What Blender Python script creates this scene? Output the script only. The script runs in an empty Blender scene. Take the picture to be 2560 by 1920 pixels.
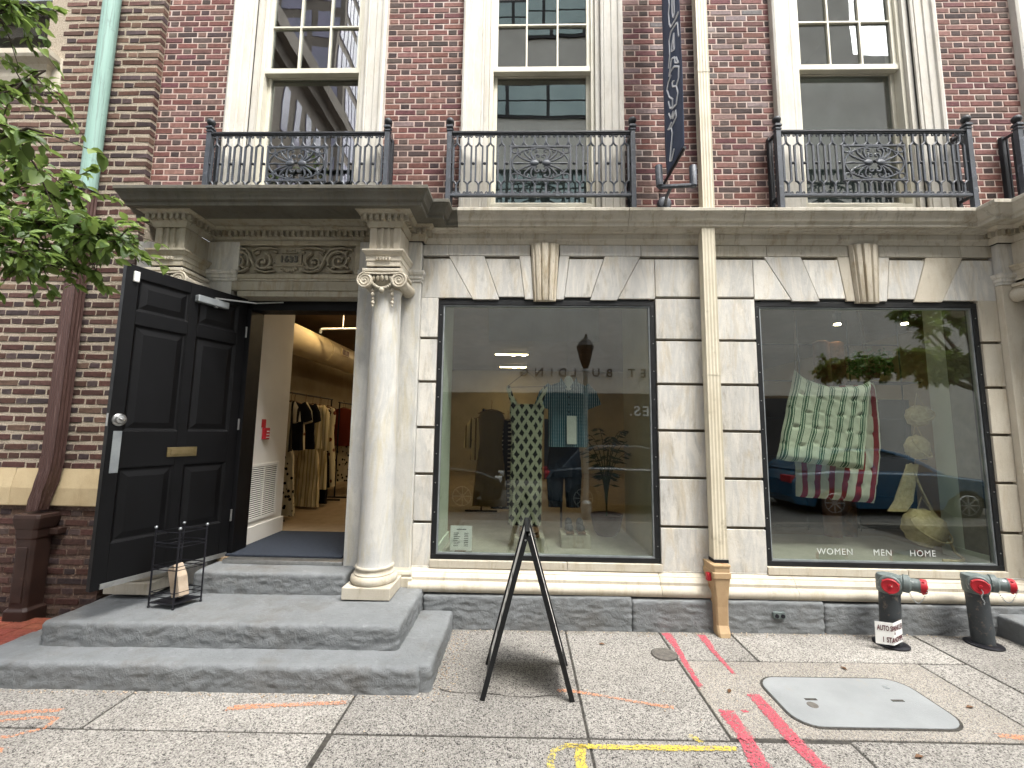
import bpy, bmesh, math, random
from mathutils import Vector, Matrix, noise

# ------------------------------------------------------------------ camera, sky, sun, exposure
scene = bpy.context.scene
COL = scene.collection
rnd = random.Random(11)
R = math.radians

cam_data = bpy.data.cameras.new('camera')
cam = bpy.data.objects.new('camera', cam_data)
COL.objects.link(cam)
cam_data.sensor_width = 36.0
cam_data.lens = 15.047
cam_data.clip_start = 0.05
cam_data.clip_end = 2000
CAM_POS = Vector((0, -3.773, 1.6))
_rt = Vector((0.99962564, 0.02371058, 0.01365262))
_dn = Vector((0.01096837, 0.10986203, -0.99388633))
_fw = Vector((-0.02506553, 0.993664, 0.10956083))
cam.matrix_world = Matrix(((_rt.x, -_dn.x, -_fw.x, CAM_POS.x), (_rt.y, -_dn.y, -_fw.y, CAM_POS.y),
                           (_rt.z, -_dn.z, -_fw.z, CAM_POS.z), (0, 0, 0, 1)))
scene.camera = cam

SUN_EL, SUN_AZ = R(60), R(35)       # azimuth measured from -Y (behind the camera) towards +X
world = bpy.data.worlds.new('World')
scene.world = world
world.use_nodes = True
wt = world.node_tree
wt.nodes.clear()
sky = wt.nodes.new('ShaderNodeTexSky')
sky.sky_type = 'NISHITA'
sky.sun_disc = False
sky.sun_elevation = SUN_EL
sky.sun_rotation = math.pi - SUN_AZ
sky.air_density = 1.0
sky.dust_density = 4.0
hs = wt.nodes.new('ShaderNodeHueSaturation')
hs.inputs['Saturation'].default_value = 0.22
bg = wt.nodes.new('ShaderNodeBackground')
bg.inputs['Strength'].default_value = 0.15
wo = wt.nodes.new('ShaderNodeOutputWorld')
wt.links.new(sky.outputs[0], hs.inputs['Color'])
wt.links.new(hs.outputs[0], bg.inputs[0])
wt.links.new(bg.outputs[0], wo.inputs[0])

sun_l = bpy.data.lights.new('sun', 'SUN')
sun_l.energy = 1.2
sun_l.angle = R(24)
sun_l.color = (1.0, 0.97, 0.92)
sun = bpy.data.objects.new('sun', sun_l)
COL.objects.link(sun)
_sd = Vector((math.sin(SUN_AZ) * math.cos(SUN_EL), -math.cos(SUN_AZ) * math.cos(SUN_EL), math.sin(SUN_EL)))
sun.rotation_euler = _sd.to_track_quat('Z', 'Y').to_euler()
sun.location = (0, -6, 12)

vs = scene.view_settings
vs.view_transform = 'Standard'
vs.look = 'None'
vs.exposure = 2.2
vs.gamma = 1.0
vs.use_curve_mapping = False
scene.render.engine = 'CYCLES'
cy = scene.cycles
cy.max_bounces = 6
cy.diffuse_bounces = 3
cy.glossy_bounces = 3
cy.use_adaptive_sampling = True
cy.adaptive_threshold = 0.02
cy.transmission_bounces = 4
cy.transparent_max_bounces = 12
cy.use_denoising = True
cy.caustics_reflective = False
cy.caustics_refractive = False
cy.sample_clamp_indirect = 6.0

# ------------------------------------------------------------------ mesh helpers
def gz(x):
    """height of the pavement: it rises a little to the right"""
    return 0.012 * (max(-5.0, min(6.0, x)) - 0.1)

EMPTY_LOC = {}

class MB:
    def __init__(s):
        s.v = []; s.f = []; s.col = []
    def add(s, vs_, fs_, col=None):
        o = len(s.v)
        s.v += [tuple(p) for p in vs_]
        s.f += [tuple(i + o for i in f) for f in fs_]
        if col is not None:
            s.col += [col] * len(fs_)
        return s
    def box(s, x0, x1, y0, y1, z0, z1, col=None):
        return s.add([(x0,y0,z0),(x1,y0,z0),(x1,y1,z0),(x0,y1,z0),(x0,y0,z1),(x1,y0,z1),(x1,y1,z1),(x0,y1,z1)],
              [(0,3,2,1),(4,5,6,7),(0,1,5,4),(1,2,6,5),(2,3,7,6),(3,0,4,7)], col)
    def prism(s, poly, a, b, axis='y'):
        n = len(poly)
        if axis == 'y': mk = lambda p, t: (p[0], t, p[1])
        elif axis == 'z': mk = lambda p, t: (p[0], p[1], t)
        else: mk = lambda p, t: (t, p[0], p[1])
        vs_ = [mk(p, a) for p in poly] + [mk(p, b) for p in poly]
        fs_ = [tuple(range(n)), tuple(range(2*n-1, n-1, -1))] + [(i, (i+1) % n, n+(i+1) % n, n+i) for i in range(n)]
        return s.add(vs_, fs_)
    def tube(s, pts, r, n=6, closed=False, flat=1.0):
        pts = [Vector(p) for p in pts]
        m = len(pts)
        rs = r if isinstance(r, (list, tuple)) else [r] * m
        vs_ = []
        up = None
        for i, p in enumerate(pts):
            a = pts[i-1] if (i > 0 or closed) else p
            b = pts[(i+1) % m] if (i < m-1 or closed) else p
            t = (b - a)
            if t.length < 1e-9: t = Vector((0,0,1))
            t.normalize()
            if up is None or abs(up.dot(t)) > 0.999:
                up = Vector((0,1,0)) if abs(t.y) < 0.9 else Vector((1,0,0))
            u = (up - t * up.dot(t)).normalized()
            up = u
            w = t.cross(u)
            for k in range(n):
                an = 2*math.pi*(k+0.5)/n
                vs_.append(p + (u*math.cos(an)*flat + w*math.sin(an)) * rs[i])
        fs_ = []
        for i in range(m if closed else m-1):
            j = (i+1) % m
            for k in range(n):
                l = (k+1) % n
                fs_.append((i*n+k, i*n+l, j*n+l, j*n+k))
        if not closed:
            fs_.append(tuple(range(n-1, -1, -1)))
            fs_.append(tuple((m-1)*n+k for k in range(n)))
        return s.add(vs_, fs_)
    def lathe(s, prof, c=(0,0,0), n=24, axis='z'):
        vs_ = []
        for (r, h) in prof:
            for k in range(n):
                a = 2*math.pi*k/n
                x, y = r*math.cos(a), r*math.sin(a)
                if axis == 'z': q = (x, y, h)
                elif axis == 'y': q = (x, h, y)
                else: q = (h, x, y)
                vs_.append((c[0]+q[0], c[1]+q[1], c[2]+q[2]))
        m = len(prof)
        fs_ = [(i*n+k, i*n+(k+1) % n, (i+1)*n+(k+1) % n, (i+1)*n+k) for i in range(m-1) for k in range(n)]
        fs_.append(tuple(range(n-1, -1, -1)))
        fs_.append(tuple((m-1)*n+k for k in range(n)))
        return s.add(vs_, fs_)
    def ell(s, c, r, n=8, m=5, rot=0.0):
        """ellipsoid; rot turns it in the xz plane"""
        vs_ = [];
        for i in range(1, m):
            th = math.pi*i/m
            for k in range(n):
                a = 2*math.pi*k/n
                vs_.append((r[0]*math.sin(th)*math.cos(a), r[1]*math.sin(th)*math.sin(a), r[2]*math.cos(th)))
        vs_.append((0,0,r[2])); vs_.append((0,0,-r[2]))
        T, B = len(vs_)-2, len(vs_)-1
        fs_ = [(i*n+k, (i+1)*n+k, (i+1)*n+(k+1) % n, i*n+(k+1) % n) for i in range(m-2) for k in range(n)]
        fs_ += [(T, k, (k+1) % n) for k in range(n)]
        fs_ += [(B, (m-2)*n+(k+1) % n, (m-2)*n+k) for k in range(n)]
        cr, sr = math.cos(rot), math.sin(rot)
        vs_ = [(c[0]+x*cr-z*sr, c[1]+y, c[2]+x*sr+z*cr) for x, y, z in vs_]
        return s.add(vs_, fs_)
    def sweep(s, prof, path):
        """profile (outward, z) swept along a plan path (x, y), mitred; outward is to the right of travel"""
        m = len(path); vs_ = []
        nr = []
        for i in range(m-1):
            d = Vector((path[i+1][0]-path[i][0], path[i+1][1]-path[i][1])).normalized()
            nr.append(Vector((d.y, -d.x)))
        for i in range(m):
            if i == 0: n = nr[0]
            elif i == m-1: n = nr[-1]
            else:
                n = (nr[i-1]+nr[i]) / (1+nr[i-1].dot(nr[i]))
            for (o, z) in prof:
                vs_.append((path[i][0]+n.x*o, path[i][1]+n.y*o, z))
        k = len(prof)
        fs_ = [(i*k+j, i*k+(j+1) % k, (i+1)*k+(j+1) % k, (i+1)*k+j) for i in range(m-1) for j in range(k)]
        fs_.append(tuple(range(k))); fs_.append(tuple((m-1)*k+j for j in range(k-1, -1, -1)))
        return s.add(vs_, fs_)
    def map(s, fn):
        s.v = [tuple(fn(*p)) for p in s.v]
        return s
    def build(s, name, material, parent=None, local=False, smooth=None, bevel=0.0, seg=2, kind=None, fix=True, subs=0):
        me = bpy.data.meshes.new(name)
        me.from_pydata(s.v, [], s.f)
        if fix:
            bm = bmesh.new(); bm.from_mesh(me)
            bmesh.ops.recalc_face_normals(bm, faces=bm.faces[:])
            bm.to_mesh(me); bm.free()
        if s.col:
            ca = me.color_attributes.new('Col', 'FLOAT_COLOR', 'CORNER')
            for p in me.polygons:
                c = s.col[p.index]
                for li in p.loop_indices:
                    ca.data[li].color = (c[0], c[1], c[2], 1)
        o = bpy.data.objects.new(name, me)
        COL.objects.link(o)
        if material: me.materials.append(material)
        attach(o, parent, local)
        if smooth is not None:
            me.polygons.foreach_set('use_smooth', [True]*len(me.polygons))
            if smooth < 179: me.set_sharp_from_angle(angle=R(smooth))
        if bevel > 0:
            b = o.modifiers.new('bevel', 'BEVEL'); b.width = bevel; b.segments = seg
            b.limit_method = 'ANGLE'; b.angle_limit = R(35)
        if subs:
            b = o.modifiers.new('subsurf', 'SUBSURF'); b.levels = subs; b.render_levels = subs
        if kind: o['kind'] = kind
        return o

def attach(o, parent, local=False):
    if parent is not None:
        o.parent = parent
        if not local and parent.name in EMPTY_LOC:
            o.matrix_parent_inverse = Matrix.Translation(-EMPTY_LOC[parent.name])

def tag(o, label, cat, group=None, kind=None):
    o['label'] = label; o['category'] = cat
    if group: o['group'] = group
    if kind: o['kind'] = kind
    return o

def thing(name, label, cat, loc=(0,0,0), group=None):
    o = bpy.data.objects.new(name, None)
    o.empty_display_size = 0.2
    COL.objects.link(o)
    o.location = loc
    EMPTY_LOC[o.name] = Vector(loc)
    return tag(o, label, cat, group)

def copy_tree(o, parent=None, loc=None, rot=None):
    c = o.copy(); COL.objects.link(c)
    c.parent = parent
    if loc is not None:
        c.location = loc
    if rot is not None:
        c.rotation_euler = rot
    for ch in list(o.children):
        copy_tree(ch, c)
    return c

def obj_at(name, mesh, parent, loc, rot=(0,0,0), scale=None):
    o = bpy.data.objects.new(name, mesh); COL.objects.link(o)
    attach(o, parent)
    o.location = loc; o.rotation_euler = rot
    if scale: o.scale = scale
    return o

def text_mb(txt, size, extrude=0.0, bold=0.0, spacing=1.0, align='LEFT'):
    """text as mesh data in the xz plane, reading along +x, front towards -y"""
    cu = bpy.data.curves.new('lettering', 'FONT')
    cu.body = txt; cu.size = size; cu.extrude = extrude; cu.offset = bold
    cu.space_character = spacing; cu.align_x = align; cu.resolution_u = 3
    ob = bpy.data.objects.new('lettering_source', cu)
    COL.objects.link(ob)
    dg = bpy.context.evaluated_depsgraph_get()
    me = bpy.data.meshes.new_from_object(ob.evaluated_get(dg))
    mb = MB()
    mb.add([(v.co.x, -v.co.z, v.co.y) for v in me.vertices], [tuple(p.vertices) for p in me.polygons])
    bpy.data.objects.remove(ob); bpy.data.meshes.remove(me); bpy.data.curves.remove(cu)
    return mb

# ------------------------------------------------------------------ materials
def lin(h):
    h = h.lstrip('#')
    o = []
    for i in (0, 2, 4):
        c = int(h[i:i+2], 16)/255
        o.append(c/12.92 if c <= 0.04045 else ((c+0.055)/1.055)**2.4)
    return (*o, 1.0)

class NT:
    def __init__(s, name):
        s.m = bpy.data.materials.new(name); s.m.use_nodes = True
        s.t = s.m.node_tree
        s.b = s.t.nodes['Principled BSDF']
        s.out = s.t.nodes['Material Output']
        s._pos = None
    def n(s, typ, ins=None, **props):
        nd = s.t.nodes.new('ShaderNode'+typ)
        for k, v in props.items(): setattr(nd, k, v)
        for k, v in (ins or {}).items(): s.set(nd.inputs[k], v)
        return nd
    def set(s, sock, v):
        if isinstance(v, bpy.types.NodeSocket): s.t.links.new(v, sock)
        elif isinstance(v, bpy.types.Node): s.t.links.new(v.outputs[0], sock)
        else: sock.default_value = v
    def pos(s, scale=None, off=None):
        if s._pos is None: s._pos = s.n('NewGeometry').outputs['Position']
        if scale is None and off is None: return s._pos
        mp = s.n('Mapping', {'Vector': s._pos})
        if scale: mp.inputs['Scale'].default_value = scale
        if off: mp.inputs['Location'].default_value = off
        return mp.outputs[0]
    def objc(s, scale=None):
        c = s.n('TexCoord').outputs['Object']
        if scale is None: return c
        return s.n('Mapping', {'Vector': c, 'Scale': scale}).outputs[0]
    def noise(s, vec, scale, detail=4, rough=0.55, dist=0.0):
        return s.n('TexNoise', {'Vector': vec, 'Scale': scale, 'Detail': detail, 'Roughness': rough, 'Distortion': dist}).outputs['Fac']
    def voro(s, vec, scale, out='Distance', feature='F1'):
        return s.n('TexVoronoi', {'Vector': vec, 'Scale': scale}, feature=feature).outputs[out]
    def ramp(s, fac, stops, interp='LINEAR'):
        r = s.n('ValToRGB', {'Fac': fac})
        r.color_ramp.interpolation = interp
        el = r.color_ramp.elements
        while len(el) < len(stops): el.new(0.5)
        for e, (p, c) in zip(el, stops):
            e.position = p
            e.color = lin(c) if isinstance(c, str) else ((c, c, c, 1) if not isinstance(c, tuple) else c)
        return r.outputs[0]
    def mix(s, fac, a, b, mode='MIX'):
        m = s.n('Mix', data_type='RGBA', blend_type=mode)
        s.set(m.inputs[0], fac)
        for i, v in ((6, a), (7, b)):
            s.set(m.inputs[i], lin(v) if isinstance(v, str) else v)
        return m.outputs[2]
    def math(s, op, a, b=0.0, clamp=False):
        m = s.n('Math', operation=op, use_clamp=clamp)
        s.set(m.inputs[0], a); s.set(m.inputs[1], b)
        return m.outputs[0]
    def sep(s, vec):
        return s.n('SeparateXYZ', {'Vector': vec}).outputs
    def bump(s, h, strength=0.3, dist=0.01):
        bp = s.n('Bump', {'Height': h, 'Strength': strength, 'Distance': dist})
        s.set(s.b.inputs['Normal'], bp.outputs[0])
    def fin(s, color=None, rough=None, metal=None, spec=None):
        for k, v in (('Base Color', color), ('Roughness', rough), ('Metallic', metal), ('Specular IOR Level', spec)):
            if v is not None:
                s.set(s.b.inputs[k], lin(v) if isinstance(v, str) else v)
        return s.m

def surf(name, c1, c2=None, scale=6.0, rough=0.6, bump=0.15, bscale=60.0, metal=0.0, spec=0.4, wear=None, wscale=14.0, wlo=0.58, whi=0.68, obj=False, bdist=0.004):
    """two-tone mottled surface with fine relief and optional worn patches"""
    k = NT(name)
    p = k.objc() if obj else k.pos()
    f = k.ramp(k.noise(p, scale, 5, 0.6), [(0.35, 0.0), (0.65, 1.0)])
    col = k.mix(f, c1, c2 or c1)
    if wear:
        w = k.ramp(k.noise(p, wscale, 6, 0.65), [(wlo, 0.0), (whi, 1.0)])
        col = k.mix(w, col, wear)
    if bump > 0: k.bump(k.noise(p, bscale, 4, 0.6), bump, bdist)
    rg = k.math('MULTIPLY_ADD', k.noise(p, scale*2, 3), 0.25)
    k.t.nodes[-1].inputs[2].default_value = rough-0.125
    return k.fin(col, rg, metal, spec)

def stone(name, c1, c2, stain, dark, amount=0.5, vein=0.25, rough=0.7):
    k = NT(name)
    # every block is cut from its own piece of stone
    rv = k.n('ObjectInfo').outputs['Random']
    rv3 = k.n('CombineXYZ', {'X': k.math('MULTIPLY', rv, 37.0), 'Y': k.math('MULTIPLY', rv, 91.0), 'Z': k.math('MULTIPLY', rv, 53.0)}).outputs[0]
    va = k.n('VectorMath', {0: k.n('NewGeometry').outputs['Position'], 1: rv3}, operation='ADD')
    k._pos = va.outputs[0]
    p = k.pos()
    base = k.mix(k.ramp(k.noise(p, 2.2, 5, 0.6, 0.6), [(0.3, 0.0), (0.7, 1.0)]), c1, c2)
    rot = k.n('Mapping', {'Vector': p, 'Rotation': (0.0, 0.5, 0.0), 'Scale': (4.5, 3.0, 0.9)}).outputs[0]
    vn = k.ramp(k.noise(rot, 1.7, 6, 0.6, 0.9), [(0.40, 0.0), (0.52, 1.0), (0.62, 0.1)])
    base = k.mix(k.math('MULTIPLY', vn, vein), base, '#a9abab')
    st = k.ramp(k.noise(k.pos((4, 4, 0.8), (3, 1, 0)), 2.6, 7, 0.72, 0.5), [(0.5, 0.0), (0.74, 1.0)])
    base = k.mix(k.math('MULTIPLY', st, amount), base, stain)
    dk = k.ramp(k.noise(k.pos((5, 5, 1.3), (0, 4, 9)), 3.2, 7, 0.72), [(0.56, 0.0), (0.76, 1.0)])
    base = k.mix(k.math('MULTIPLY', dk, amount*0.8), base, dark)
    tone = k.math('MULTIPLY_ADD', rv, 0.16); k.t.nodes[-1].inputs[2].default_value = 0.90
    base = k.mix(1.0, base, tone, 'MULTIPLY')
    fine = k.noise(p, 160, 3, 0.7)
    base = k.mix(0.16, base, k.ramp(fine, [(0.3, 0.25), (0.7, 1.0)]), 'MULTIPLY')
    h = k.math('ADD', k.noise(p, 26, 5, 0.65), k.math('MULTIPLY', fine, 0.4))
    k.bump(h, 0.28, 0.006)
    return k.fin(base, rough, 0.0, 0.3)

M = {}
M['stone'] = stone('pale_limestone', '#dedad0', '#ccc8bf', '#b5a585', '#7b7364', 0.75, 0.5)
M['stone_warm'] = stone('warm_limestone', '#cdc6b6', '#bfb6a4', '#a69473', '#7d705b', 0.6, 0.0)
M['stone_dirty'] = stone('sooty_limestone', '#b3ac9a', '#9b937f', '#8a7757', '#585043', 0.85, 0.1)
M['stone_carved'] = stone('carved_limestone', '#b0a792', '#988f7b', '#7c6b4f', '#54493a', 0.75, 0.05)
M['cornice'] = stone('weathered_cornice', '#c9c3b4', '#b1aa9a', '#91846a', '#5a5344', 0.9, 0.1)
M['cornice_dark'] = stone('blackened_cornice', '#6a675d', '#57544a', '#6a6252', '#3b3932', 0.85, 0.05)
M['marble'] = stone('grey_marble_shaft', '#d2cfc6', '#bcbab4', '#b7a878', '#8b887e', 0.6, 0.5)
M['band'] = stone('yellow_granite_band', '#c4b28f', '#b5a27f', '#a08c66', '#85755a', 0.4, 0.0)
M['stone_streaked'] = stone('streaked_keystone', '#d3cab7', '#bdb39f', '#8f7c5a', '#5a5143', 1.0, 0.1)
M['joint'] = surf('dark_joint', '#847c6d', '#6d6658', 12, 0.9)
M['trim'] = stone('window_trim_stone', '#d6d2c8', '#c8c3b8', '#b3a892', '#8b8375', 0.6, 0.2)

def brick_mat(name, dirt, rough=0.85, speck=0.35):
    k = NT(name)
    p = k.pos()
    c = k.n('Attribute', attribute_name='Col').outputs['Color']
    n1 = k.ramp(k.noise(p, 30, 5, 0.7), [(0.3, 0.55), (0.7, 1.15)])
    c = k.mix(1.0, c, n1, 'MULTIPLY')
    s1 = k.ramp(k.noise(p, 120, 3, 0.7), [(0.62, 0.0), (0.72, 1.0)])
    c = k.mix(k.math('MULTIPLY', s1, speck), c, dirt)
    k.bump(k.noise(p, 70, 5, 0.7), 0.5, 0.006)
    return k.fin(c, rough, 0.0, 0.2)
M['brick'] = brick_mat('red_brick', '#b48d82')
M['brick_left'] = brick_mat('brown_brick', '#2e2422', speck=0.5)
k = NT('pink_mortar'); p = k.pos()
k.bump(k.noise(p, 120, 4, 0.7), 0.5, 0.004)
bl = k.ramp(k.noise(p, 1.3, 4, 0.7), [(0.52, 0.0), (0.7, 1.0)])
M['mortar'] = k.fin(k.mix(bl, k.mix(k.noise(p, 9, 5, 0.7), '#c9b3a9', '#ad998f'), '#d3c8c1'), 0.95, 0, 0.1)
k = NT('coarse_mortar'); p = k.pos()
h = k.noise(p, 75, 6, 0.8)
gv = k.voro(p, 110)
k.bump(k.math('ADD', h, k.math('MULTIPLY', gv, 0.7)), 0.9, 0.018)
M['mortar_left'] = k.fin(k.mix(k.ramp(h, [(0.35, 0.0), (0.62, 1.0)]), '#978b7c', '#c4b8a5'), 0.95, 0, 0.1)

M['mortar_low'] = surf('dark_sooty_mortar', '#4a3a33', '#6e5c50', 30, 0.95, 0.8, 90, wear='#94826f', wscale=25, wlo=0.6, whi=0.68, bdist=.012)

# pavement: exposed aggregate
def aggregate(name, light, mid, dark, sc=88.0, contrast=1.0):
    k = NT(name); p = k.pos()
    rc = k.sep(k.n('TexVoronoi', {'Vector': p, 'Scale': sc}).outputs['Color'])
    peb = k.ramp(rc[0], [(0.0, dark), (0.16, dark), (0.22, mid), (0.5, mid), (0.58, light), (1.0, light)])
    rc2 = k.sep(k.n('TexVoronoi', {'Vector': p, 'Scale': sc*2.1}).outputs['Color'])
    fin = k.ramp(rc2[1], [(0.0, '#3c3a38'), (0.25, '#75726d'), (0.7, '#a09c95')])
    d = k.voro(p, sc)
    c = k.mix(k.ramp(d, [(0.35, 0.0), (0.55, 1.0)]), peb, fin)
    big = k.ramp(k.noise(p, 1.1, 6, 0.7), [(0.3, 0.78), (0.7, 1.1)])
    c = k.mix(1.0, c, big, 'MULTIPLY')
    spot = k.ramp(k.noise(p, 7, 4, 0.8), [(0.7, 0.0), (0.76, 1.0)])
    c = k.mix(k.math('MULTIPLY', spot, 0.35), c, '#55524d')
    gum = k.ramp(k.n('TexVoronoi', {'Vector': p, 'Scale': 5.5, 'Randomness': 1.0}).outputs['Distance'], [(0.05, 1.0), (0.075, 0.0)])
    c = k.mix(k.math('MULTIPLY', gum, k.ramp(k.noise(p, 2.3, 2), [(0.5, 0.0), (0.6, 0.55)])), c, '#4a4743')
    st_ = k.ramp(k.noise(p, 2.6, 7, 0.78, 0.6), [(0.5, 0.0), (0.72, 1.0)])
    c = k.mix(k.math('MULTIPLY', st_, 0.25), c, '#6a655d')
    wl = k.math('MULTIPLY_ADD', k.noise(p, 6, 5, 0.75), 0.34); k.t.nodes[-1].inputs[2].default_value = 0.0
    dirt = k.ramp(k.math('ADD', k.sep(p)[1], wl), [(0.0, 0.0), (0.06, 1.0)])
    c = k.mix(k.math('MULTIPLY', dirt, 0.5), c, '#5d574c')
    rv = k.n('ObjectInfo').outputs['Random']
    tone = k.math('MULTIPLY_ADD', rv, 0.22); k.t.nodes[-1].inputs[2].default_value = 0.9
    c = k.mix(1.0, c, tone, 'MULTIPLY')
    k.bump(d, 0.5, 0.004)
    return k.fin(c, 0.9, 0, 0.2)
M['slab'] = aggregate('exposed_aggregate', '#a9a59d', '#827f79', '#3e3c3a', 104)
M['pad'] = aggregate('pale_concrete', '#b0a89b', '#a39b8e', '#878076', 120)
M['slab_joint'] = surf('slab_joint_dirt', '#4c4943', '#2f2d2a', 40, 0.95)
M['asphalt'] = aggregate('asphalt', '#5c5b59', '#4a4948', '#353433', 70)
k = NT('grey_painted_stone'); p = k.pos()
h = k.noise(p, 9, 6, 0.6, 0.8)
c = k.mix(k.ramp(k.noise(p, 4, 6, 0.65), [(0.3, 0.0), (0.7, 1.0)]), '#7c7f80', '#6c6f70')
c = k.mix(k.math('MULTIPLY', k.ramp(k.noise(p, 13, 7, 0.75), [(0.58, 0.0), (0.7, 1.0)]), 0.35), c, '#a2a4a3')
c = k.mix(k.math('MULTIPLY', k.ramp(k.noise(p, 2.6, 7, 0.75), [(0.5, 0.0), (0.68, 1.0)]), 0.65), c, '#625f5a')
vb = k.math('ABSOLUTE', k.math('SUBTRACT', k.noise(p, 17, 6, 0.65, 0.5), 0.5))
k.bump(k.math('ADD', k.math('SUBTRACT', h, k.math('MULTIPLY', vb, 2.2)), k.math('MULTIPLY', k.noise(p, 80, 3), 0.2)), 0.55, 0.012)
M['bluestone'] = k.fin(c, 0.75, 0, 0.35)

M['black_paint'] = surf('black_door_paint', '#040405', '#070709', 5, 0.5, 0.12, 90, spec=0.22)
M['black_frame'] = surf('black_window_frame', '#0c0d0e', '#16181a', 8, 0.5, 0.1, 80)
M['iron'] = surf('grey_blue_wrought_iron', '#41464e', '#32363c', 10, 0.55, 0.25, 90, spec=0.5, wear='#666d76', wscale=20, wlo=0.55, whi=0.75)
M['iron_dark'] = surf('dark_wrought_iron', '#1e2023', '#292c31', 10, 0.6, 0.25, 90, spec=0.45)
M['cream'] = surf('cream_sash_paint', '#d6d2c2', '#cac5b4', 4, 0.5, 0.06, 60)
M['pipe_cream'] = surf('cream_pipe_paint', '#d3cbb6', '#c3baa3', 3, 0.5, 0.12, 50, wear='#9c927c', wscale=5, wlo=0.6, whi=0.75)
M['boot'] = surf('tan_cast_iron', '#b39a76', '#a48866', 6, 0.6, 0.3, 60, wear='#8a5a35', wscale=9, wlo=0.56, whi=0.68)
k = NT('green_copper_patina'); p = k.pos()
c = k.mix(k.noise(k.pos((9, 9, 0.5)), 3, 6, 0.7), '#7a9b91', '#93afa5')
c = k.mix(k.math('MULTIPLY', k.ramp(k.noise(k.pos((22, 22, 0.6)), 3, 6, 0.75), [(0.5, 0.0), (0.62, 1.0)]), 0.75), c, '#6d7d78')
M['copper'] = k.fin(k.mix(k.math('MULTIPLY', k.ramp(k.noise(p, 7, 6, 0.7), [(0.6, 0.0), (0.7, 1.0)]), 0.5), c, '#5d6f69'), 0.65, 0, 0.3)
k = NT('brown_pipe_paint'); p = k.pos()
c = k.mix(k.noise(k.pos((14, 14, 0.8)), 4, 5, 0.7), '#3d2a27', '#563e38')
M['brown_pipe'] = k.fin(k.mix(k.ramp(k.noise(k.pos((40, 40, 1.2)), 3, 4), [(0.6, 0.0), (0.7, 1.0)]), c, '#75605a'), 0.55, 0, 0.45)
M['brown_iron'] = surf('brown_cast_iron', '#2b1c17', '#38261f', 6, 0.55, 0.2, 60, wear='#8a6a50', wscale=12, wlo=0.66, whi=0.74)
M['silver'] = surf('brushed_metal', '#b8b8b6', '#a2a2a0', 20, 0.35, 0.1, 120, metal=0.9)
M['brass'] = surf('aged_brass', '#8a7a55', '#9a8a66', 20, 0.35, 0.1, 120, metal=0.9)
M['steel_dull'] = surf('galvanised_steel', '#8d9294', '#a4a9aa', 8, 0.5, 0.2, 80, metal=0.6)
M['stand_pipe'] = surf('dark_painted_pipe', '#33373a', '#414547', 9, 0.6, 0.4, 70, wear='#6b6258', wscale=22, wlo=0.56, whi=0.66)
M['stand_head'] = surf('grey_green_valve_paint', '#5b6462', '#6d7674', 9, 0.5, 0.3, 70, wear='#a7aca8', wscale=22, wlo=0.6, whi=0.68)
M['red'] = surf('red_enamel', '#b3202b', '#a11c27', 14, 0.5, 0.15, 60, wear='#c9b6ac', wscale=30, wlo=0.66, whi=0.7)
M['white'] = surf('white_paint', '#d9d8d2', '#cdccc5', 4, 0.6, 0.06, 60)
M['white_plastic'] = surf('white_plastic', '#e4e4e0', '#dcdcd8', 8, 0.4, 0.03, 60)
M['navy_cloth'] = surf('navy_banner_cloth', '#3a4254', '#444d60', 4, 0.85, 0.25, 30)
M['white_ink'] = surf('white_ink', '#e9eaec', '#dddee2', 8, 0.7, 0.0)
M['sign_ink'] = surf('maroon_ink', '#5a2029', '#43161d', 30, 0.7, 0.0)
M['dark_ink'] = surf('dark_ink', '#26262a', '#313136', 20, 0.7, 0.0)
M['grey_ink'] = surf('pale_vinyl', '#c6cac6', '#b6bab6', 20, 0.6, 0.0)
M['cover'] = surf('grey_utility_cover', '#838686', '#8f9292', 3, 0.8, 0.8, 130, wear='#8d8a84', wscale=8, wlo=0.6, whi=0.74, bdist=0.003)
M['iron_cover'] = surf('cast_iron_cover', '#4d4a46', '#6b665f', 30, 0.7, 0.6, 150)
M['mat'] = surf('blue_grey_carpet', '#2a2e35', '#3b4049', 160, 0.95, 0.6, 300, spec=0.05)
M['tan_block'] = surf('tan_stone_block', '#bfae9a', '#ae9a84', 9, 0.9, 0.5, 60)
M['wire'] = surf('black_wire', '#15151a', '#202026', 20, 0.45, 0.1, 90, metal=0.3)
M['wood'] = surf('walnut_wood', '#6a4a2e', '#55391f', 14, 0.6, 0.2, 40)

def glass(name, f0, tint, tr=1.0):
    k = NT(name)
    g = k.n('NewGeometry')
    dt = k.n('VectorMath', operation='DOT_PRODUCT')
    k.set(dt.inputs[0], g.outputs['Incoming']); k.set(dt.inputs[1], g.outputs['Normal'])
    cs = k.math('ABSOLUTE', dt.outputs['Value'])
    p5 = k.math('POWER', k.math('SUBTRACT', 1.0, cs, True), 5.0)
    fac = k.math('MULTIPLY_ADD', p5, 1.0-f0); k.t.nodes[-1].inputs[2].default_value = f0
    tb = k.n('BsdfTransparent', {'Color': lin(tint)})
    gl = k.n('BsdfGlossy', {'Color': (0.95, 0.97, 0.96, 1), 'Roughness': 0.0})
    # old and large panes are never quite flat
    bp = k.n('Bump', {'Height': k.noise(k.pos((1, 1, 0.6)), 1.6, 2, 0.4), 'Strength': 0.10, 'Distance': 0.02})
    k.set(gl.inputs['Normal'], bp.outputs[0])
    ms = k.n('MixShader')
    k.set(ms.inputs[0], fac); k.set(ms.inputs[1], tb.outputs[0]); k.set(ms.inputs[2], gl.outputs[0])
    k.set(k.out.inputs['Surface'], ms.outputs[0])
    return k.m
M['shop_glass'] = glass('shop_window_glass', 0.115, '#eef3ef')
M['sash_glass'] = glass('sash_window_glass', 0.22, '#c9cfcc')
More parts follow.
